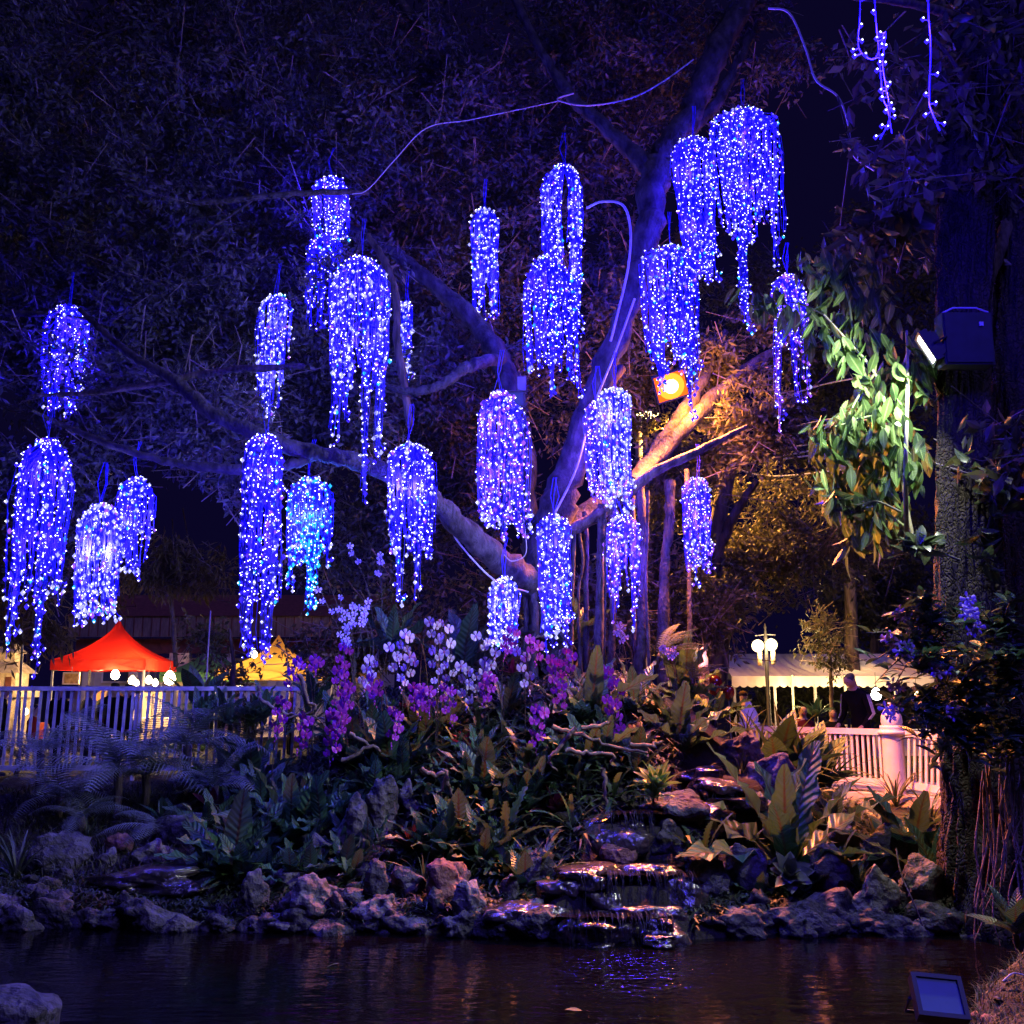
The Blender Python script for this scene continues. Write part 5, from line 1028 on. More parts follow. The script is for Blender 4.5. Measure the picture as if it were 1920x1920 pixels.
epiphyte('purple flowered orchid facing the bridge post', (1720, 1340), 60, 40, 8, 8.1, 2)
epiphyte('dark leafy orchid hanging over the pale aerial roots', (1890, 1400), 60, 70, 15, 8.15, 0)
epiphyte('dark leafy orchid above the trunk mass', (1870, 1190), 70, 70, 13, 8.3, 1)
# ---------------------------------------------------------------- left picket fence
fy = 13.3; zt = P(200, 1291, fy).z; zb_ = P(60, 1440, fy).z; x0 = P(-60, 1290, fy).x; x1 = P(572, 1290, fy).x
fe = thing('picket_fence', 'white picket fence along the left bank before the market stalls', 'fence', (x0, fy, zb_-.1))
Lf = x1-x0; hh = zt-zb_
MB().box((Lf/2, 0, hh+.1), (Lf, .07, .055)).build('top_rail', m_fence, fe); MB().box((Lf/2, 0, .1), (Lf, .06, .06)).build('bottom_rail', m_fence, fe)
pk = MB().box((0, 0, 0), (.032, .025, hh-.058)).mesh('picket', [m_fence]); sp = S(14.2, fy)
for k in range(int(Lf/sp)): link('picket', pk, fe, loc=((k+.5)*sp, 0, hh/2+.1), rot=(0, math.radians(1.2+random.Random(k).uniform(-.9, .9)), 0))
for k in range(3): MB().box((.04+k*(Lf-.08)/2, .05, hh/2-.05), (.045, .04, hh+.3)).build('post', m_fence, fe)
# ---------------------------------------------------------------- right bridge with balustrade
A = P(1405, 1368, 16.6); Bp = P(1673, 1374, 15.0); Cc = P(1860, 1402, 14.0); dz = .5
def bpost(label, c, big=1):
    root = thing('bridge_post', label, 'post', (c.x, c.y, dz-.35))
    MB().lathe([(.15, 0), (.15, 1.13), (.155, 1.15)], n=18).build('shaft', m_white, root, True); MB().lathe([(.15, 1.15), (.2, 1.17), (.2, 1.21), (.155, 1.22), (.17, 1.25), (.17, 1.28), (.14, 1.29)], n=18).build('capital', m_white, root, True)
    MB().lathe([(.135, 1.29), (.15, 1.33), (.14, 1.42), (.10, 1.50), (.055, 1.545), (.05, 1.56), (.055, 1.58), (.03, 1.61), (0, 1.62)], n=18).build('finial', m_white, root, True)
bpost('white round bridge post with bud finial in the middle of the balustrade', Bp); bpost('white round bridge post with bud finial at the far end behind the plants', A)
def bal(label, a, b):
    a = a.copy(); b = b.copy(); d = b-a; d.z = 0; L = d.length; rz = math.atan2(d.y, d.x); z = dz
    root = thing('balustrade', label, 'railing', (a.x, a.y, z), rz); root.rotation_euler.y = .07 if 'to the trunk' in label else 0; hb = .84
    MB().box((L/2, 0, hb), (L-.3, .08, .085)).build('top_rail', m_white, root); MB().box((L/2, 0, .13), (L-.3, .07, .10)).build('bottom_rail', m_white, root)
    bm = MB().box((0, 0, 0), (.035, .035, hb-.23)).mesh('baluster', [m_white]); n = int((L-.3)/.082)
    for k in range(n): link('baluster', bm, root, loc=(.15+(k+.5)*(L-.3)/n, 0, .18+(hb-.225)/2))
bal('white balustrade left of the middle bridge post', A, Bp); bal('white balustrade running from the middle bridge post to the trunk', Bp, Cc)
dk_ = MB()
for (a, b) in ((A, Bp), (Bp, Cc)):
    d = (b-a); d.z = 0; d.normalize(); nrm = Vector((-d.y, d.x, 0))
    q = [a-nrm*.28-d*.05, b-nrm*.28+d*.05, b+nrm*2.2+d*.05, a+nrm*2.2-d*.05]; V = [(p.x, p.y, dz-.01) for p in q]+[(p.x, p.y, dz-.24) for p in q]
    dk_.add(V, [(0, 1, 2, 3), (7, 6, 5, 4), (0, 4, 5, 1), (1, 5, 6, 2), (2, 6, 7, 3), (3, 7, 4, 0)])
db = dk_.build('bridge_deck', mat('concrete_deck', (.55, .47, .44), .8, .15, 5, bump=.3, bscale=40), None, label='pale concrete bridge deck under the white balustrade', cat='bridge')
# ---------------------------------------------------------------- canopies and stalls
def gazebo(label, c, w, ze, zp, mt, leg=m_grey, val=.26):
    root = thing('pop_up_canopy', label, 'canopy', c); h = w/2; b = MB(); n = 10
    def zz(u, v):
        r = max(abs(u), abs(v)); return lerp(zp, ze, r**.62)-.10*math.sin(PI*r)*.6
    V = [(u*h, v*h, zz(u, v)) for v in np.linspace(-1, 1, 2*n+1) for u in np.linspace(-1, 1, 2*n+1)]; k = 2*n+1
    b.add(V, [(j*k+i, j*k+i+1, (j+1)*k+i+1, (j+1)*k+i) for j in range(k-1) for i in range(k-1)]); b.build('canopy', mt, root, True)
    b = MB()
    for s, t in (((-h, -h), (h, -h)), ((h, -h), (h, h)), ((h, h), (-h, h)), ((-h, h), (-h, -h))):
        m = 16; V = []
        for i in range(m+1):
            u = i/m; x, y = lerp(s[0], t[0], u)*1.002, lerp(s[1], t[1], u)*1.002; bo = .02*math.sin(u*19)
            V += [(x, y+bo, ze), (x, y-bo*.6, ze-val)]
        b.add(V, [(2*i, 2*i+2, 2*i+3, 2*i+1) for i in range(m)])
    b.build('valance', mt, root, True)
    for sx in (-1, 1):
        for sy in (-1, 1): MB().box((sx*h*.96, sy*h*.96, (ze-.03)/2), (.045, .045, ze-.03)).build('leg', leg, root)
    for sx in (-1, 1):
        MB().tube([(-h*.96 if sx < 0 else 0, -h*.97, ze-.28), (0 if sx < 0 else h*.96, -h*.97, ze-.02)], .014, 5).build('truss', leg, root); MB().tube([(-h*.96 if sx < 0 else 0, -h*.97, ze-.02), (0 if sx < 0 else h*.96, -h*.97, ze-.28)], .014, 5).build('truss', leg, root)
    return root
def fabric(n, c, tr=.35):
    m, t, b = newmat(n); b.inputs['Base Color'].default_value = col(c); b.inputs['Roughness'].default_value = .8
    tc = nd(t, 'ShaderNodeTexCoord'); nz = nd(t, 'ShaderNodeTexNoise'); nz.inputs['Scale'].default_value = 3.5; t.links.new(tc.outputs['Object'], nz.inputs[0])
    bp = nd(t, 'ShaderNodeBump'); bp.inputs['Strength'].default_value = .5; bp.inputs['Distance'].default_value = .08; t.links.new(nz.outputs[0], bp.inputs['Height']); t.links.new(bp.outputs[0], b.inputs['Normal'])
    x = nd(t, 'ShaderNodeBsdfTranslucent'); x.inputs[0].default_value = col(c); ms = nd(t, 'ShaderNodeMixShader'); ms.inputs[0].default_value = tr
    t.links.new(b.outputs[0], ms.inputs[1]); t.links.new(x.outputs[0], ms.inputs[2]); t.links.new(ms.outputs[0], t.nodes['Material Output'].inputs[0]); return m
m_red = fabric('red_canvas', (.75, .022, .008), .5); m_yel = fabric('yellow_canvas', (.62, .34, .05), .4); m_grn = fabric('green_canvas', (.10, .28, .08), .4); m_tent = fabric('white_canvas', (.72, .68, .58), .35)
GZ = .45
rY = 27.0; cx = P(217, 1260, rY).x; gazebo('bright red pop up canopy over the lit market stall', (cx, rY, GZ), S(178, rY-1.4), P(217, 1236, rY-1.4).z-GZ, P(234, 1160, rY).z-GZ, m_red)
yY = 29.0; cx2 = P(520, 1260, yY).x; gazebo('dull yellow pop up canopy behind the blue twin tails', (cx2, yY, GZ), S(190, yY-1.4), P(520, 1256, yY-1.4).z-GZ, P(524, 1190, yY).z-GZ, m_yel)
gazebo('green pop up canopy mostly hidden by the feather palm', (P(395, 1260, 30).x, 30, GZ), 2.2, P(395, 1262, 30).z-GZ, P(390, 1205, 30).z-GZ, m_grn)
gazebo('small orange yellow canopy peeking between the magenta orchids', (P(670, 1260, 31).x, 31, GZ), 1.3, P(670, 1262, 31).z-GZ, P(676, 1222, 31).z-GZ, m_yel)
g_bulb = glow('stall_bulb', (1, .78, .42), 12); g_bw = glow('white_lamp', (1, .97, .92), 12)
def hbulb(label, px, py, Y, r, e, gm=g_bulb, c=(1, .66, .3), up=.3):
    p = P(px, py, Y); r *= 1.05; root = thing('hanging_bulb', label, 'light bulb', p, 0)
    MB().lathe([(0, -r), (r*.7, -r*.7), (r, 0), (r*.75, r*.7), (r*.35, r*1.2), (.02, r*1.3)], n=10).build('bulb', gm, root, True); MB().lathe([(.02, r*1.3), (.02, r*1.7), (0, r*1.7)], n=6).build('socket', m_blackm, root); MB().tube([(0, 0, r*1.7), (0, 0, r*1.7+up)], .006, 4).build('cord', m_blackm, root)
    if e: plight('bulb_light', (0, -r*1.4, -r*.6), e, c, r, root)
hbulb('large warm bulb at the poster end of the red canopy', 216, 1266, 25.9, .11, 130); hbulb('second warm bulb under the red canopy', 248, 1277, 26.4, .10, 90); hbulb('third warm bulb close to the middle of the red canopy', 256, 1281, 27, .07, 0); hbulb('fourth warm bulb under the red canopy', 279, 1276, 26.6, .09, 90)
hbulb('small warm bulb beside the fourth one', 291, 1281, 27, .08, 0); hbulb('largest warm bulb at the right end of the red canopy', 318, 1273, 25.9, .15, 140); hbulb('white lamp glowing left of the yellow canopy', 477, 1228, 27, .08, 18, g_bw, (1, .95, .85)); hbulb('warm bulb under the yellow canopy', 450, 1290, 28.5, .07, 90); hbulb('warm bulb under the right half of the yellow canopy', 540, 1288, 28.5, .06, 90)
def table(name, label, c, w, d, h, mt, rz=0, things=None):
    root = thing(name, label, 'table', c, rz); MB().box((0, 0, h), (w, d, .04)).build('table_top', mt, root)
    b = MB(); b.box((0, -d/2-.004, h-.27), (w, .008, .5)); b.build('cloth', mt, root)
    for sx in (-1, 1):
        for sy in (-1, 1): MB().box((sx*(w/2-.06), sy*(d/2-.06), h/2-.01), (.05, .05, h-.02)).build('leg', m_grey, root)
m_cl = mat('cream_cloth', (.62, .48, .30), .8, .2, 6); m_clr = mat('red_cloth', (.45, .08, .04), .8, .2, 6); m_panel = mat('cream_panel', (.72, .58, .34), .7, .15, 5)
table('market_table', 'cloth covered stall table under the red canopy', (P(235, 1400, 26.5).x, 26.5, GZ), 2.4, .8, .8, m_cl); table('market_table', 'cloth covered stall table under the yellow canopy', (P(500, 1400, 28.4).x, 28.4, GZ), 2.2, .8, .8, m_cl); table('market_table', 'red covered low table near the spirit house', (P(30, 1400, 24).x, 24, GZ), 1.6, .7, .75, m_clr)
for l, px, py, Y, w_, h_ in [('cream backlit stall panel right of the standing pair', 262, 1330, 28, 42, 60), ('cream stall panel under the largest warm bulb', 292, 1320, 28.2, 30, 44), ('white stall back panel beside the red canopy', 335, 1255, 30, 36, 60)]:
    p = P(px, py, Y); MB().box((0, 0, 0), (S(w_, Y), .04, S(h_, Y))).box((0, .05, -S(h_, Y)/2-.3), (.05, .05, .7)).build('stall_panel', m_panel, None, loc=p, label=l, cat='panel')
p = P(134, 1272, 25.5); po = thing('hanging_sign', 'small orange picture sign hung at the left of the red canopy', 'sign', p); MB().box((0, 0, 0), (S(28, 25.5), .03, S(20, 25.5))).build('board', mat('sign_board', (.5, .22, .04), .6, .6, 9, c2=(.7, .45, .12)), po)
b = MB(); q = S(28, 25.5)/2; q2 = S(20, 25.5)/2
for s in (-1, 1): b.box((s*q, -.01, 0), (.035, .05, 2*q2+.03)).box((0, -.01, s*q2), (2*q-.04, .05, .035))
b.build('frame', m_cl, po); MB().tube([(0, 0, q2), (0, 0, q2+.15)], .006, 4).build('cord', m_grey, po)
# parasol
pr = thing('parasol', 'orange parasol held open behind the fence', 'parasol', (P(205, 1300, 23).x, 23, GZ)); zc = P(205, 1296, 23).z-GZ
MB().lathe([(0, zc+.1), (.16, zc+.04), (.3, zc-.07), (.36, zc-.2)], n=8).build('canopy', fabric('orange_canvas', (.75, .35, .12), .4), pr, True); MB().tube([(0, 0, 0), (0, 0, zc+.1)], .014, 5).build('pole', m_grey, pr)
# long low building behind the stalls
bY = 36; bl = thing('market_hall', 'long low hall with tiled eaves behind the market canopies', 'building', (P(430, 1300, bY).x, bY, .4)); bw = S(560, bY); zr = P(430, 1158, bY).z-.4; ze = P(430, 1196, bY).z-.4
m_wall = mat('cream_wall', (.55, .5, .42), .85, .15, 3); m_fas = mat('brown_fascia', (.2, .155, .12), .8, .3, 4, stretch=(6, 1, 1)); m_tile = mat('red_tile', (.13, .04, .03), .8, .3, 8)
MB().box((0, 2, ze/2-.35), (bw, 4, ze-.7)).build('wall', m_wall, bl); MB().box((0, -.6, (zr+ze)/2), (bw+.4, .1, zr-ze)).build('fascia', m_fas, bl); MB().box((0, -.2, ze-.3), (bw, .5, .5)).build('eave_band', m_tile, bl)
rf = MB(); rf.add([(-bw/2-.3, -.7, zr+.01), (bw/2+.3, -.7, zr+.01), (bw/2+.3, 2.2, zr+1.0), (-bw/2-.3, 2.2, zr+1.0), (-bw/2-.3, 5, zr), (bw/2+.3, 5, zr)], [(0, 1, 2, 3), (3, 2, 5, 4)]); rf.build('roof', m_tile, bl)
for k in range(7): MB().box((-bw/2+.5+k*(bw-1)/6, -.4, (ze-.56)/2), (.3, .3, ze-.56)).build('pillar', m_wall, bl)
for k in range(34): MB().box((-bw/2+.2+k*(bw-.4)/33, -.66, (zr+ze)/2), (.035, .02, zr-ze-.04)).build('fascia_slat', m_tile, bl)
for k in range(6): 
    wn = MB().box((-bw/2+1.3+k*(bw-1)/6, -.02, ze-1.3), (1.0, .06, .5)).build('window', m_white, bl); MB().box((-bw/2+1.3+k*(bw-1)/6, -.06, ze-1.3), (.86, .03, .38)).build('pane', m_glass, wn)
# spirit house
sY = 23; sp0 = P(14, 1290, sY); sh = thing('spirit_house', 'tiered stone spirit house lit warm behind the picket fence', 'shrine', (sp0.x, sY, GZ)); zs = sp0.z-GZ; m_shr = mat('shrine_stone', (.5, .40, .26), .8, .3, 9, bump=.5)
def tier(nm, z, w, h, tp=1): MB().box((0, 0, z+h/2), (w, w, h), taper=tp).build(nm, m_shr, sh)
tier('plinth', 0, .9, zs-.2, .9); tier('base', zs-.2, 1.0, .14); tier('chamber', zs-.06, .62, .38); tier('eave', zs+.32, .9, .1, .8); tier('roof', zs+.42, .72, .14, .62); tier('upper_chamber', zs+.56, .4, .2); tier('upper_eave', zs+.76, .56, .07, .8); tier('upper_roof', zs+.83, .42, .16, .4); MB().lathe([(.08, 0), (.05, .08), (.055, .11), (.02, .2), (0, .3)], (0, 0, zs+.99), 8).build('spire', m_shr, sh, True)
for s in (-1, 1): MB().box((s*.16, -.315, zs+.12), (.13, .02, .24)).build('niche', m_tile, sh)
plight('shrine_fill', (P(80, 1330, 22).x, 22, 2.2), 120, (1, .6, .25), .1, None)  # added light with no lamp of its own, warms the shrine side
gl_ = hbulb('warm bulb standing beside the spirit house', 48, 1335, 22.4, .06, 0)
# thin poles beside the shrine
for l, px, a, b, Y in [('thin leaning pole right of the spirit house', 40, 1180, 1400, 20), ('thin pole standing beside the feather palm', 392, 1145, 1300, 15)]:
    cable('thin_pole', l, [(px+3, a, Y), (px-2, (a+b)/2, Y), (px-6, b, Y)], .025 if Y > 18 else .012, m_grey, 'pole')
# ---------------------------------------------------------------- white marquee on the right
tY = 25.0; zl = P(1500, 1282, tY).z; zrg = P(1500, 1226, tY+3).z; xl = P(1372, 1280, tY).x; xr = P(1760, 1280, tY).x
mq = thing('marquee', 'long white draped marquee with scalloped valance behind the bridge', 'marquee', ((xl+xr)/2, tY, .3)); W = xr-xl; n = 72; k = 10; V = []
for j in range(k+1):
    t = j/k
    for i in range(n+1):
        u = i/n; bay = abs(math.sin(u*PI*4)); fold = .14*math.sin(u*120+4*t)*math.sin(PI*t)
        V.append(((u-.5)*W*(1-.04*t), t*3, lerp(zl+.18, zrg, t**.8)-.3-.14*bay*math.sin(PI*t)-fold*.5))
b = MB(); b.add(V, [(j*(n+1)+i, j*(n+1)+i+1, (j+1)*(n+1)+i+1, (j+1)*(n+1)+i) for j in range(k) for i in range(n)])
V2 = [(x, 6-y, z) for x, y, z in V]; b.add(V2, [(j*(n+1)+i, (j+1)*(n+1)+i, (j+1)*(n+1)+i+1, j*(n+1)+i+1) for j in range(k) for i in range(n)]); b.build('roof', m_tent, mq, True)
b = MB(); V = []
for i in range(161): u = i/160; V += [((u-.5)*W, -.01, zl-.12), ((u-.5)*W, -.01-.015*math.sin(u*60), zl-.34-.05*abs(math.sin(u*PI*26)))]
b.add(V, [(2*i, 2*i+2, 2*i+3, 2*i+1) for i in range(160)]); b.build('valance', m_tent, mq, True)
for i in range(6):
    MB().box((-W/2+.06+i*(W-.12)/5, .03, (zl-.2)/2), (.06, .06, zl-.2)).build('pole', m_grey, mq)
for l, px in (('warm vertical tube lamp on the left marquee pole', 1487), ('warm tube lamp on the middle marquee pole', 1586)):
    p = P(px, 1300, 24.7); root = thing('tube_lamp', l, 'lamp', p); MB().lathe([(0, -.42), (.022, -.42), (.022, .42), (0, .42)], n=8).build('tube', glow('tube_glow', (1, .72, .22), 2.0), root, True); MB().box((0, .035, 0), (.05, .03, .9)).build('fitting', m_grey, root); plight('tube_light', (0, -.2, 0), 60, (1, .66, .25), .1, root)
plight('marquee_fill', (P(1600, 1295, 26).x, 26, 1.9), 110, (1, .68, .3), .3)  # unseen light added under the roof to warm the marquee inside
hbulb('round white lamp under the marquee behind the man', 1643, 1303, 24, .12, 10, g_bw, (1, .9, .7))
hbulb('orange lamp under the right end of the marquee', 1718, 1300, 24.6, .05, 10, g_bulb)
for l, px, Y, w_ in [('long dining table with white cloth under the marquee', 1560, 22.5, 2.2), ('second dining table nearer the right trunk', 1700, 23, 1.8), ('dining table at the left of the marquee', 1480, 23, 1.2)]:
    table('dining_table', l, (P(px, 1400, Y).x, Y, .3), w_, .8, .78, m_tent)
for k, (px, py, Y) in enumerate([(1535, 1340, 22.4), (1560, 1338, 22.4), (1590, 1340, 22.4), (1570, 1330, 22.6), (1690, 1335, 22.8), (1480, 1335, 22.8)]):
    hbulb('small candle bulb standing on a marquee table', px, py, Y, .03, 2 if k % 2 else 0, g_bulb, up=.01) if False else None
rg = random.Random(3)
for k in range(9):
    p = P(1520+k*12, 1342, 22.3); root = thing('table_glass', 'small glass shining on the long dining table', 'glass', (p.x, 22.3+rg.uniform(-.2, .2), 1.1), 0, 'glasses on the dining table'); MB().lathe([(0, 0), (.03, 0), (.035, .12)], n=8).build('bowl', m_tent, root, True); MB().lathe([(.036, .12), (.037, .13), (.03, .13)], n=8).build('rim', m_tent, root, True)
rosette('potted_plant', 'leafy pot plant beside the marquee tables', 'plant', P(1530, 1345, 21.5), 'broad', 10, .5); rosette('potted_plant', 'second leafy pot plant behind the standing man', 'plant', P(1605, 1330, 21.5), 'broad', 10, .5)
# twin globe lamp post
lY = 22.5; a, b_ = P(1421, 1211, lY), P(1446, 1209, lY); lp = thing('globe_lamp_post', 'lamp post with two glowing globes before the marquee', 'lamp post', ((a.x+b_.x)/2+.03, lY, .3)); ox, oz = lp.location.x, .3; hz = a.z-oz
MB().lathe([(.09, 0), (.09, .25), (.05, .3), (.04, hz+.2), (.02, hz+.35), (.035, hz+.4), (0, hz+.5)], n=10).build('post', m_blackm, lp, True); MB().tube([(a.x-ox-.05, 0, hz+.22), (0, 0, hz+.25), (b_.x-ox+.1, 0, hz+.24)], .014, 6).build('crossbar', m_blackm, lp); g_gl = glow('globe_glass', (1, .74, .34), 3.4)
for g in (a, b_):
    q = MB().lathe([(0, .14)]+[(.135*math.sin(t), .135*math.cos(t)) for t in np.linspace(.2, PI-.2, 9)]+[(0, -.14)], (g.x-ox, 0, g.z-oz), 14).build('globe', g_gl, lp, True)
    MB().lathe([(.05, -.13), (.05, -.42), (.03, -.43)], (g.x-ox+.03, 0, g.z-oz), 8).build('glass_pendant', m_panel, lp, True); plight('globe_light', (g.x-ox, -.2, g.z-oz), 75, (1, .66, .3), .13, lp)
# red glossy planters by the far bridge post
for l, px, py, w_ in [('red glossy heart balloon above the far bridge post plants', 1340, 1285, 34), ('small round red balloon by the far bridge post', 1366, 1298, 24), ('red balloon half hidden left of the others', 1322, 1270, 22)]:
    p = P(px, py, 16.8); r_ = S(w_, 16.8)/2; root = thing('balloon', l, 'balloon', p); MB().lathe([(0, r_)]+[(r_*math.sin(t)*(1-.12*t/PI), r_*math.cos(t)*1.1) for t in np.linspace(.25, PI-.1, 9)], n=14).build('body', mat('red_foil', (.22, .006, .01), .2, .1, 3, spec=.8), root, True); MB().lathe([(.012, -r_*1.1), (.02, -r_*1.2), (0, -r_*1.2)], n=6).build('knot', m_clr, root); MB().tube([(0, 0, -r_*1.2), (.02, 0, -.9)], .004, 4).build('ribbon', m_cable, root)
# small white garden sculpture left of the marquee
p = P(1318, 1235, 15); b = thing('garden_statue', 'small pale garden statue at the left of the marquee', 'statue', p); MB().lathe([(.07, -.12), (.075, 0), (.05, .06), (.055, .09), (.035, .14), (0, .17)], n=12).build('figure', m_white, b, True); MB().box((0, 0, -.4), (.14, .14, .55)).build('pedestal', m_rockd, b)
# fallen leaves floating on the pond
for k, (px, py) in enumerate([(1240, 1735), (1745, 1741), (1722, 1736), (635, 1806), (1340, 1715), (1060, 1893), (430, 1600)]):
    g = P(px, py, 1); t = (CAMZ-.012)/(CAMZ-g.z); q = Vector((g.x*t, t, .012))
    link('floating_leaf', LS['bigl'][0][0], None, 'dry yellow leaf floating on the pond', 'leaf', 'dry leaves on the pond', None, q, (0, PI/2, k*1.3), .11)
# ---------------------------------------------------------------- people
def skin_mesh(J, E, rad, root, sub=1):
    names = list(J); ix = {n: i for i, n in enumerate(names)}
    me = bpy.data.meshes.new('body'); me.from_pydata([J[n] for n in names], [(ix[a], ix[b]) for a, b in E], [])
    o = bpy.data.objects.new('tmp', me); C.objects.link(o)
    o.modifiers.new('s', 'SKIN'); sv = me.skin_vertices[0].data if me.skin_vertices else None
    if sv is None:
        import bmesh
        bm = bmesh.new(); bm.from_mesh(me); bm.verts.layers.skin.verify(); bm.to_mesh(me); bm.free(); sv = me.skin_vertices[0].data
    for n in names:
        r = rad[n]; sv[ix[n]].radius = (r, r) if not hasattr(r, '__len__') else r; sv[ix[n]].use_root = (n == root)
    ss = o.modifiers.new('b', 'SUBSURF'); ss.levels = sub; ss.render_levels = sub
    dg = bpy.context.evaluated_depsgraph_get(); dg.update(); out = bpy.data.meshes.new_from_object(o.evaluated_get(dg)); bpy.data.objects.remove(o); bpy.data.meshes.remove(me)
    return out
m_skin = mat('skin', (.42, .25, .17), .55, .1, 10); m_hair = mat('dark_hair', (.025, .018, .015), .6, .3, 30); m_hairg = mat('grey_hair', (.06, .05, .045), .7, .3, 40)
def person(label, base, rz, top, legs, h=1.7, pose='stand', hair=m_hair, arms=None, lean=0, bald=False, stripes=False, skirt=False, headtilt=0, look=0):
    """figure faces -Y before rotation; one continuous body, clothes by region, hair as its own part"""
    k = h/1.7; root = thing('person', label, 'person', base, rz)
    hipz = .90 if pose == 'stand' else .46
    J = {'pel': (0, 0, hipz), 'sp1': (0, .01, hipz+.16), 'sp2': (0, 0, hipz+.33), 'ch': (0, 0, hipz+.46), 'nk': (0, 0, hipz+.56), 'hd0': (0, -.01, hipz+.62), 'hd1': (0, -.02, hipz+.70), 'hd2': (0, -.01, hipz+.78), 'nose': (0, -.118, hipz+.685)}
    rad = {'pel': (.155, .115), 'sp1': (.135, .10), 'sp2': (.155, .11), 'ch': (.15, .10), 'nk': .055, 'hd0': .078, 'hd1': .108, 'hd2': .09, 'nose': .018}
    E = [('pel', 'sp1'), ('sp1', 'sp2'), ('sp2', 'ch'), ('ch', 'nk'), ('nk', 'hd0'), ('hd0', 'hd1'), ('hd1', 'hd2'), ('hd1', 'nose')]
    arms = arms or {-1: ((-.27, .02, -.30), (-.25, -.10, -.54)), 1: ((.27, .02, -.30), (.25, -.10, -.54))}
    shz = hipz+.46
    for s in (-1, 1):
        n = 'l' if s < 0 else 'r'; el, ha = arms[s]
        J['sh'+n] = (s*.18, 0, shz-.02); J['el'+n] = (el[0], el[1], shz+el[2]); J['wr'+n] = (ha[0], ha[1], shz+ha[2])
        d = (Vector(J['wr'+n])-Vector(J['el'+n])).normalized(); J['pa'+n] = tuple(Vector(J['wr'+n])+d*.07)
        rad.update({'sh'+n: .07, 'el'+n: .046, 'wr'+n: .03, 'pa'+n: .036}); E += [('ch', 'sh'+n), ('sh'+n, 'el'+n), ('el'+n, 'wr'+n), ('wr'+n, 'pa'+n)]
        sd = d.cross(Vector((0, 1, .2))).normalized()
        for q in range(5):
            o_ = sd*(.028*(q-1.5)) if q < 4 else -sd*.05
            f = Vector(J['pa'+n])+(d*(.075-.008*abs(q-1.5))+o_*1.1+Vector((0, -.015, 0)) if q < 4 else o_-d*.005)
            J['f%d%s' % (q, n)] = tuple(f); rad['f%d%s' % (q, n)] = .0095; E.append(('pa'+n, 'f%d%s' % (q, n)))
        if pose == 'stand':
            J.update({'hi'+n: (s*.09, 0, hipz-.06), 'kn'+n: (s*.10, -.01, .49), 'an'+n: (s*.10, .02, .08), 'to'+n: (s*.12, -.15, .035)})
        else:
            J.update({'hi'+n: (s*.10, -.04, hipz), 'kn'+n: (s*.13, -.44, hipz+.03), 'an'+n: (s*.13, -.42, .08), 'to'+n: (s*.14, -.57, .035)})
        rad.update({'hi'+n: .095, 'kn'+n: .062, 'an'+n: .042, 'to'+n: .038}); E += [('pel', 'hi'+n), ('hi'+n, 'kn'+n), ('kn'+n, 'an'+n), ('an'+n, 'to'+n)]
    if lean or headtilt or look:
        for n in J:
            if J[n][2] > hipz+.05 and not n.startswith(('hi', 'kn', 'an', 'to')):
                x, y, z = J[n]; zz = z-hipz; y2 = y*math.cos(lean)-zz*math.sin(lean); z2 = y*math.sin(lean)+zz*math.cos(lean); J[n] = (x, y2, hipz+z2)
        hx, hy, hz_ = J['nk']
        for n in ('hd0', 'hd1', 'hd2', 'nose'):
            x, y, z = J[n]; dy, dz_ = y-hy, z-hz_; y2 = dy*math.cos(headtilt)-dz_*math.sin(headtilt); z2 = dy*math.sin(headtilt)+dz_*math.cos(headtilt)
            J[n] = (hx+(x-hx)*math.cos(look)-y2*math.sin(look), hy+(x-hx)*math.sin(look)+y2*math.cos(look), hz_+z2)
    me = skin_mesh(J, E, rad, 'pel', 2); me.transform(Matrix.Scale(k, 4))
    me.materials.clear()
    for m in (m_skin, top, legs): me.materials.append(m)
    lab = {}
    for n in J: lab[n] = 0 if n.startswith(('hd', 'nose', 'pa', 'f', 'nk')) else (2 if n.startswith(('hi', 'kn', 'an', 'to')) or n == 'pel' else 1)
    lab['wrl'] = lab['wrr'] = 1
    segs = [(Vector(J[a])*k, Vector(J[b])*k, lab[a] if a not in ('ch', 'pel') else lab[b] if b[:2] in ('sh', 'hi') else lab[a], lab[b]) for a, b in E]; idx = []
    for p in me.polygons:
        c = p.center; best = (9, 0)
        for a, b, la, lb in segs:
            d = b-a; t = max(0, min(1, (c-a).dot(d)/d.length_squared)); dist = (c-a-d*t).length
            if dist < best[0]: best = (dist, la if t < .5 else lb)
        idx.append(best[1])
    me.polygons.foreach_set('material_index', idx); me.polygons.foreach_set('use_smooth', [True]*len(idx)); link('body', me, root)
    # hair cap over the back and crown of the head
    fw = (Vector(J['nose'])-Vector(J['hd1'])).normalized(); up = (Vector(J['hd2'])-Vector(J['hd1'])).normalized(); rt_ = fw.cross(up)
    h1 = Vector(J['hd1'])*k; hv = [v.co-h1 for v in me.vertices if (v.co-h1).length < .16*k and (v.co-h1).dot(up) > -.07*k and (v.co-h1).dot(fw) < .1*k]
    ex = [(min(v.dot(q) for v in hv), max(v.dot(q) for v in hv)) for q in (rt_, fw, up)]
    hc = h1+fw*(ex[1][0]+ex[1][1])/2; zc0 = .01*k; hw = [(ex[0][1]-ex[0][0])/2*1.07, (ex[1][1]-ex[1][0])/2*1.05, (ex[2][1]-zc0)*1.06]; hc += up*zc0
    hb = MB(); n_ = 14; V = []
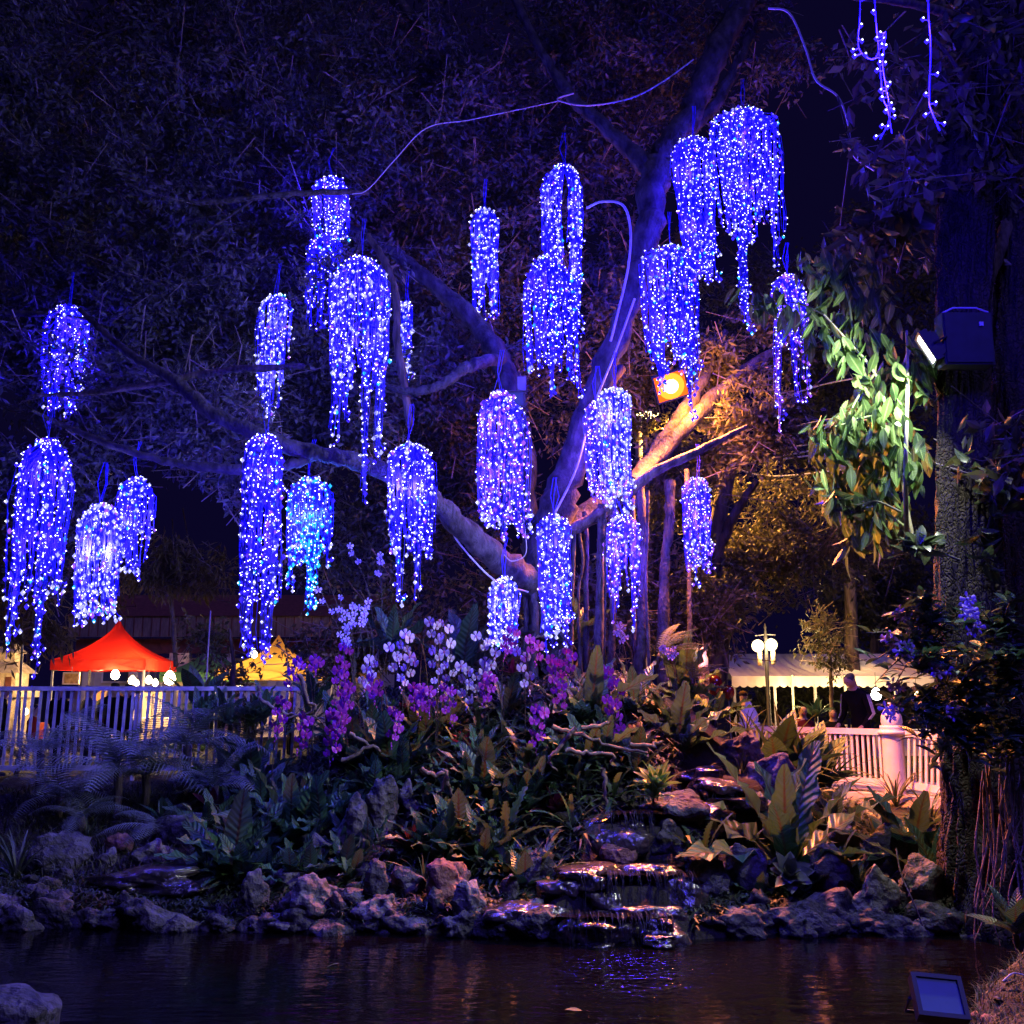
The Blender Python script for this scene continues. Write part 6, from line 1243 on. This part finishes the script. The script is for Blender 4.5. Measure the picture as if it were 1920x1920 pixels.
    for i in range(8):
        t = i/7*(2.05 if not bald else 1.85)
        for j in range(n_):
            a = 2*PI*j/n_; lim = 1-.58*max(0, math.sin(a))**.7 if not bald else 1-.7*max(0, math.sin(a))**.6; tt = t*lim
            q3 = [math.copysign(abs(v_)**.72, v_) for v_ in (math.cos(a)*math.sin(tt), math.sin(a)*math.sin(tt), math.cos(tt))]; V.append(hc+(rt_*q3[0]*hw[0]+fw*q3[1]*hw[1]+up*q3[2]*hw[2])*1.08)
    hb.add(V, [(i*n_+j, i*n_+(j+1) % n_, (i+1)*n_+(j+1) % n_, (i+1)*n_+j) for i in range(7) for j in range(n_)]); hb.build('hair', hair, root, True)
    e0 = Vector(J['hd1'])*k
    for s in (-1, 1):
        q = e0+fw*(ex[1][1]-.006)+rt_*s*.034*k+up*.016*k; MB().lathe([(0, .007), (.011, 0), (0, -.007)], tuple(q), 8).build('eye', m_hair, root, True)
        q = e0+rt_*s*ex[0][1]; MB().lathe([(.004, .028), (.016, .012), (.014, -.012), (.004, -.025)], tuple(q), 6).build('ear', m_skin, root, True)
    q = e0+fw*(ex[1][1]-.012)-up*.048*k; MB().box(tuple(q), (.045, .012, .01)).build('mouth', m_clr, root)
    if stripes:
        for s in ('l', 'r'):
            a, b = Vector(J['sh'+s])*k, Vector(J['el'+s])*k; sd = Vector((1 if s == 'r' else -1, 0, 0))
            for q in (-.025, 0, .025):
                c1 = [a+sd*.066*k+Vector((0, q-.008, .01)), a.lerp(b, .5)+sd*.063*k+Vector((0, q-.008, 0)), b+sd*.052*k+Vector((0, q-.008, 0)), (b+Vector(J['wr'+s])*k)/2+sd*.043*k+Vector((0, q-.008, 0))]
                MB().tube(c1, .006, 5).build('sleeve_stripe', m_white, root)
    if skirt: MB().lathe([(.15*k, hipz*k+.05), (.2*k, hipz*k-.2), (.26*k, .45*k)], n=14).build('skirt', legs, root, True)
    return root
def cl(n, c): return mat(n, c, .9, .2, 8, bump=.2, bscale=25, spec=.08)
c_blk = cl('black_cloth', (.006, .006, .008)); c_navy = cl('navy_cloth', (.025, .03, .06)); c_mar = cl('maroon_cloth', (.12, .015, .02)); c_grn = cl('olive_cloth', (.07, .075, .04)); c_wh = cl('pale_cloth', (.45, .4, .34)); c_brn = cl('brown_cloth', (.09, .05, .03)); c_rd = cl('red_top_cloth', (.3, .03, .02)); c_den = cl('denim_cloth', (.06, .08, .13))
mp = P(1612, 1300, 16.2)
person('bald man in black jacket with white sleeve stripes leaning on the bridge', (mp.x, 16.2, dz), -1.05, c_blk, c_blk, 1.74, 'stand', m_hairg, {-1: ((-.26, -.03, -.29), (-.22, -.22, -.45)), 1: ((.26, -.03, -.29), (.22, -.2, -.47))}, .22, True, True, headtilt=.3)
person('woman in maroon top seated at the marquee table', (P(1505, 1340, 20.5).x, 20.5, .42), .2, c_mar, c_brn, 1.66, 'sit', look=-.2)
person('person in dark clothes seated right of the maroon top woman', (P(1562, 1345, 20.8).x, 20.8, .40), -.3, c_blk, c_den, 1.6, 'sit')
person('brown haired person in black behind the far bridge post', (P(1394, 1320, 19.5).x, 19.5, .35), 2.6, c_blk, c_blk, 1.6, 'stand', cl('brown_hair', (.08, .045, .025)))
LP = [('person in black coat standing behind the blue tail of lights', 110, 19.5, c_blk, c_blk, 1.62, 2.7), ('person in pale shirt beside the black coat', 138, 21, c_wh, c_brn, 1.6, 1.2), ('person with denim bag and jacket walking behind the fence', 163, 19.8, c_den, c_navy, 1.62, 2.2), ('tall person in black with back turned in front of the red stall', 212, 20.2, c_blk, c_blk, 1.68, 3.1), ('person in navy jacket next to the tall one', 238, 20.4, c_navy, c_blk, 1.66, 2.9),
      ('person in olive shirt under the orange parasol', 198, 22.6, c_grn, c_brn, 1.6, 1.0), ('person in dark top near the spirit house', 4, 18.5, c_blk, c_navy, 1.6, 2.0), ('shopper in dark clothes before the yellow stall', 470, 23, c_blk, c_brn, 1.6, 2.6), ('shopper in pale top before the yellow stall', 440, 24, c_wh, c_den, 1.58, .6), ('shopper in brown standing right under the yellow canopy', 545, 24.5, c_brn, c_blk, 1.6, 2.0)]
for l, px, Y, t, lg, h_, rz in LP: person(l, (P(px, 1340, Y).x, Y, GZ-.02), rz, t, lg, h_)
person('squatting person in red top behind the fence', (P(58, 1400, 18.5).x, 18.5, .6), 1.8, c_rd, c_blk, 1.5, 'sit'); person('child in brown sitting behind the fence middle', (P(170, 1400, 18.2).x, 18.2, .55), 2.4, c_brn, c_brn, 1.2, 'sit')
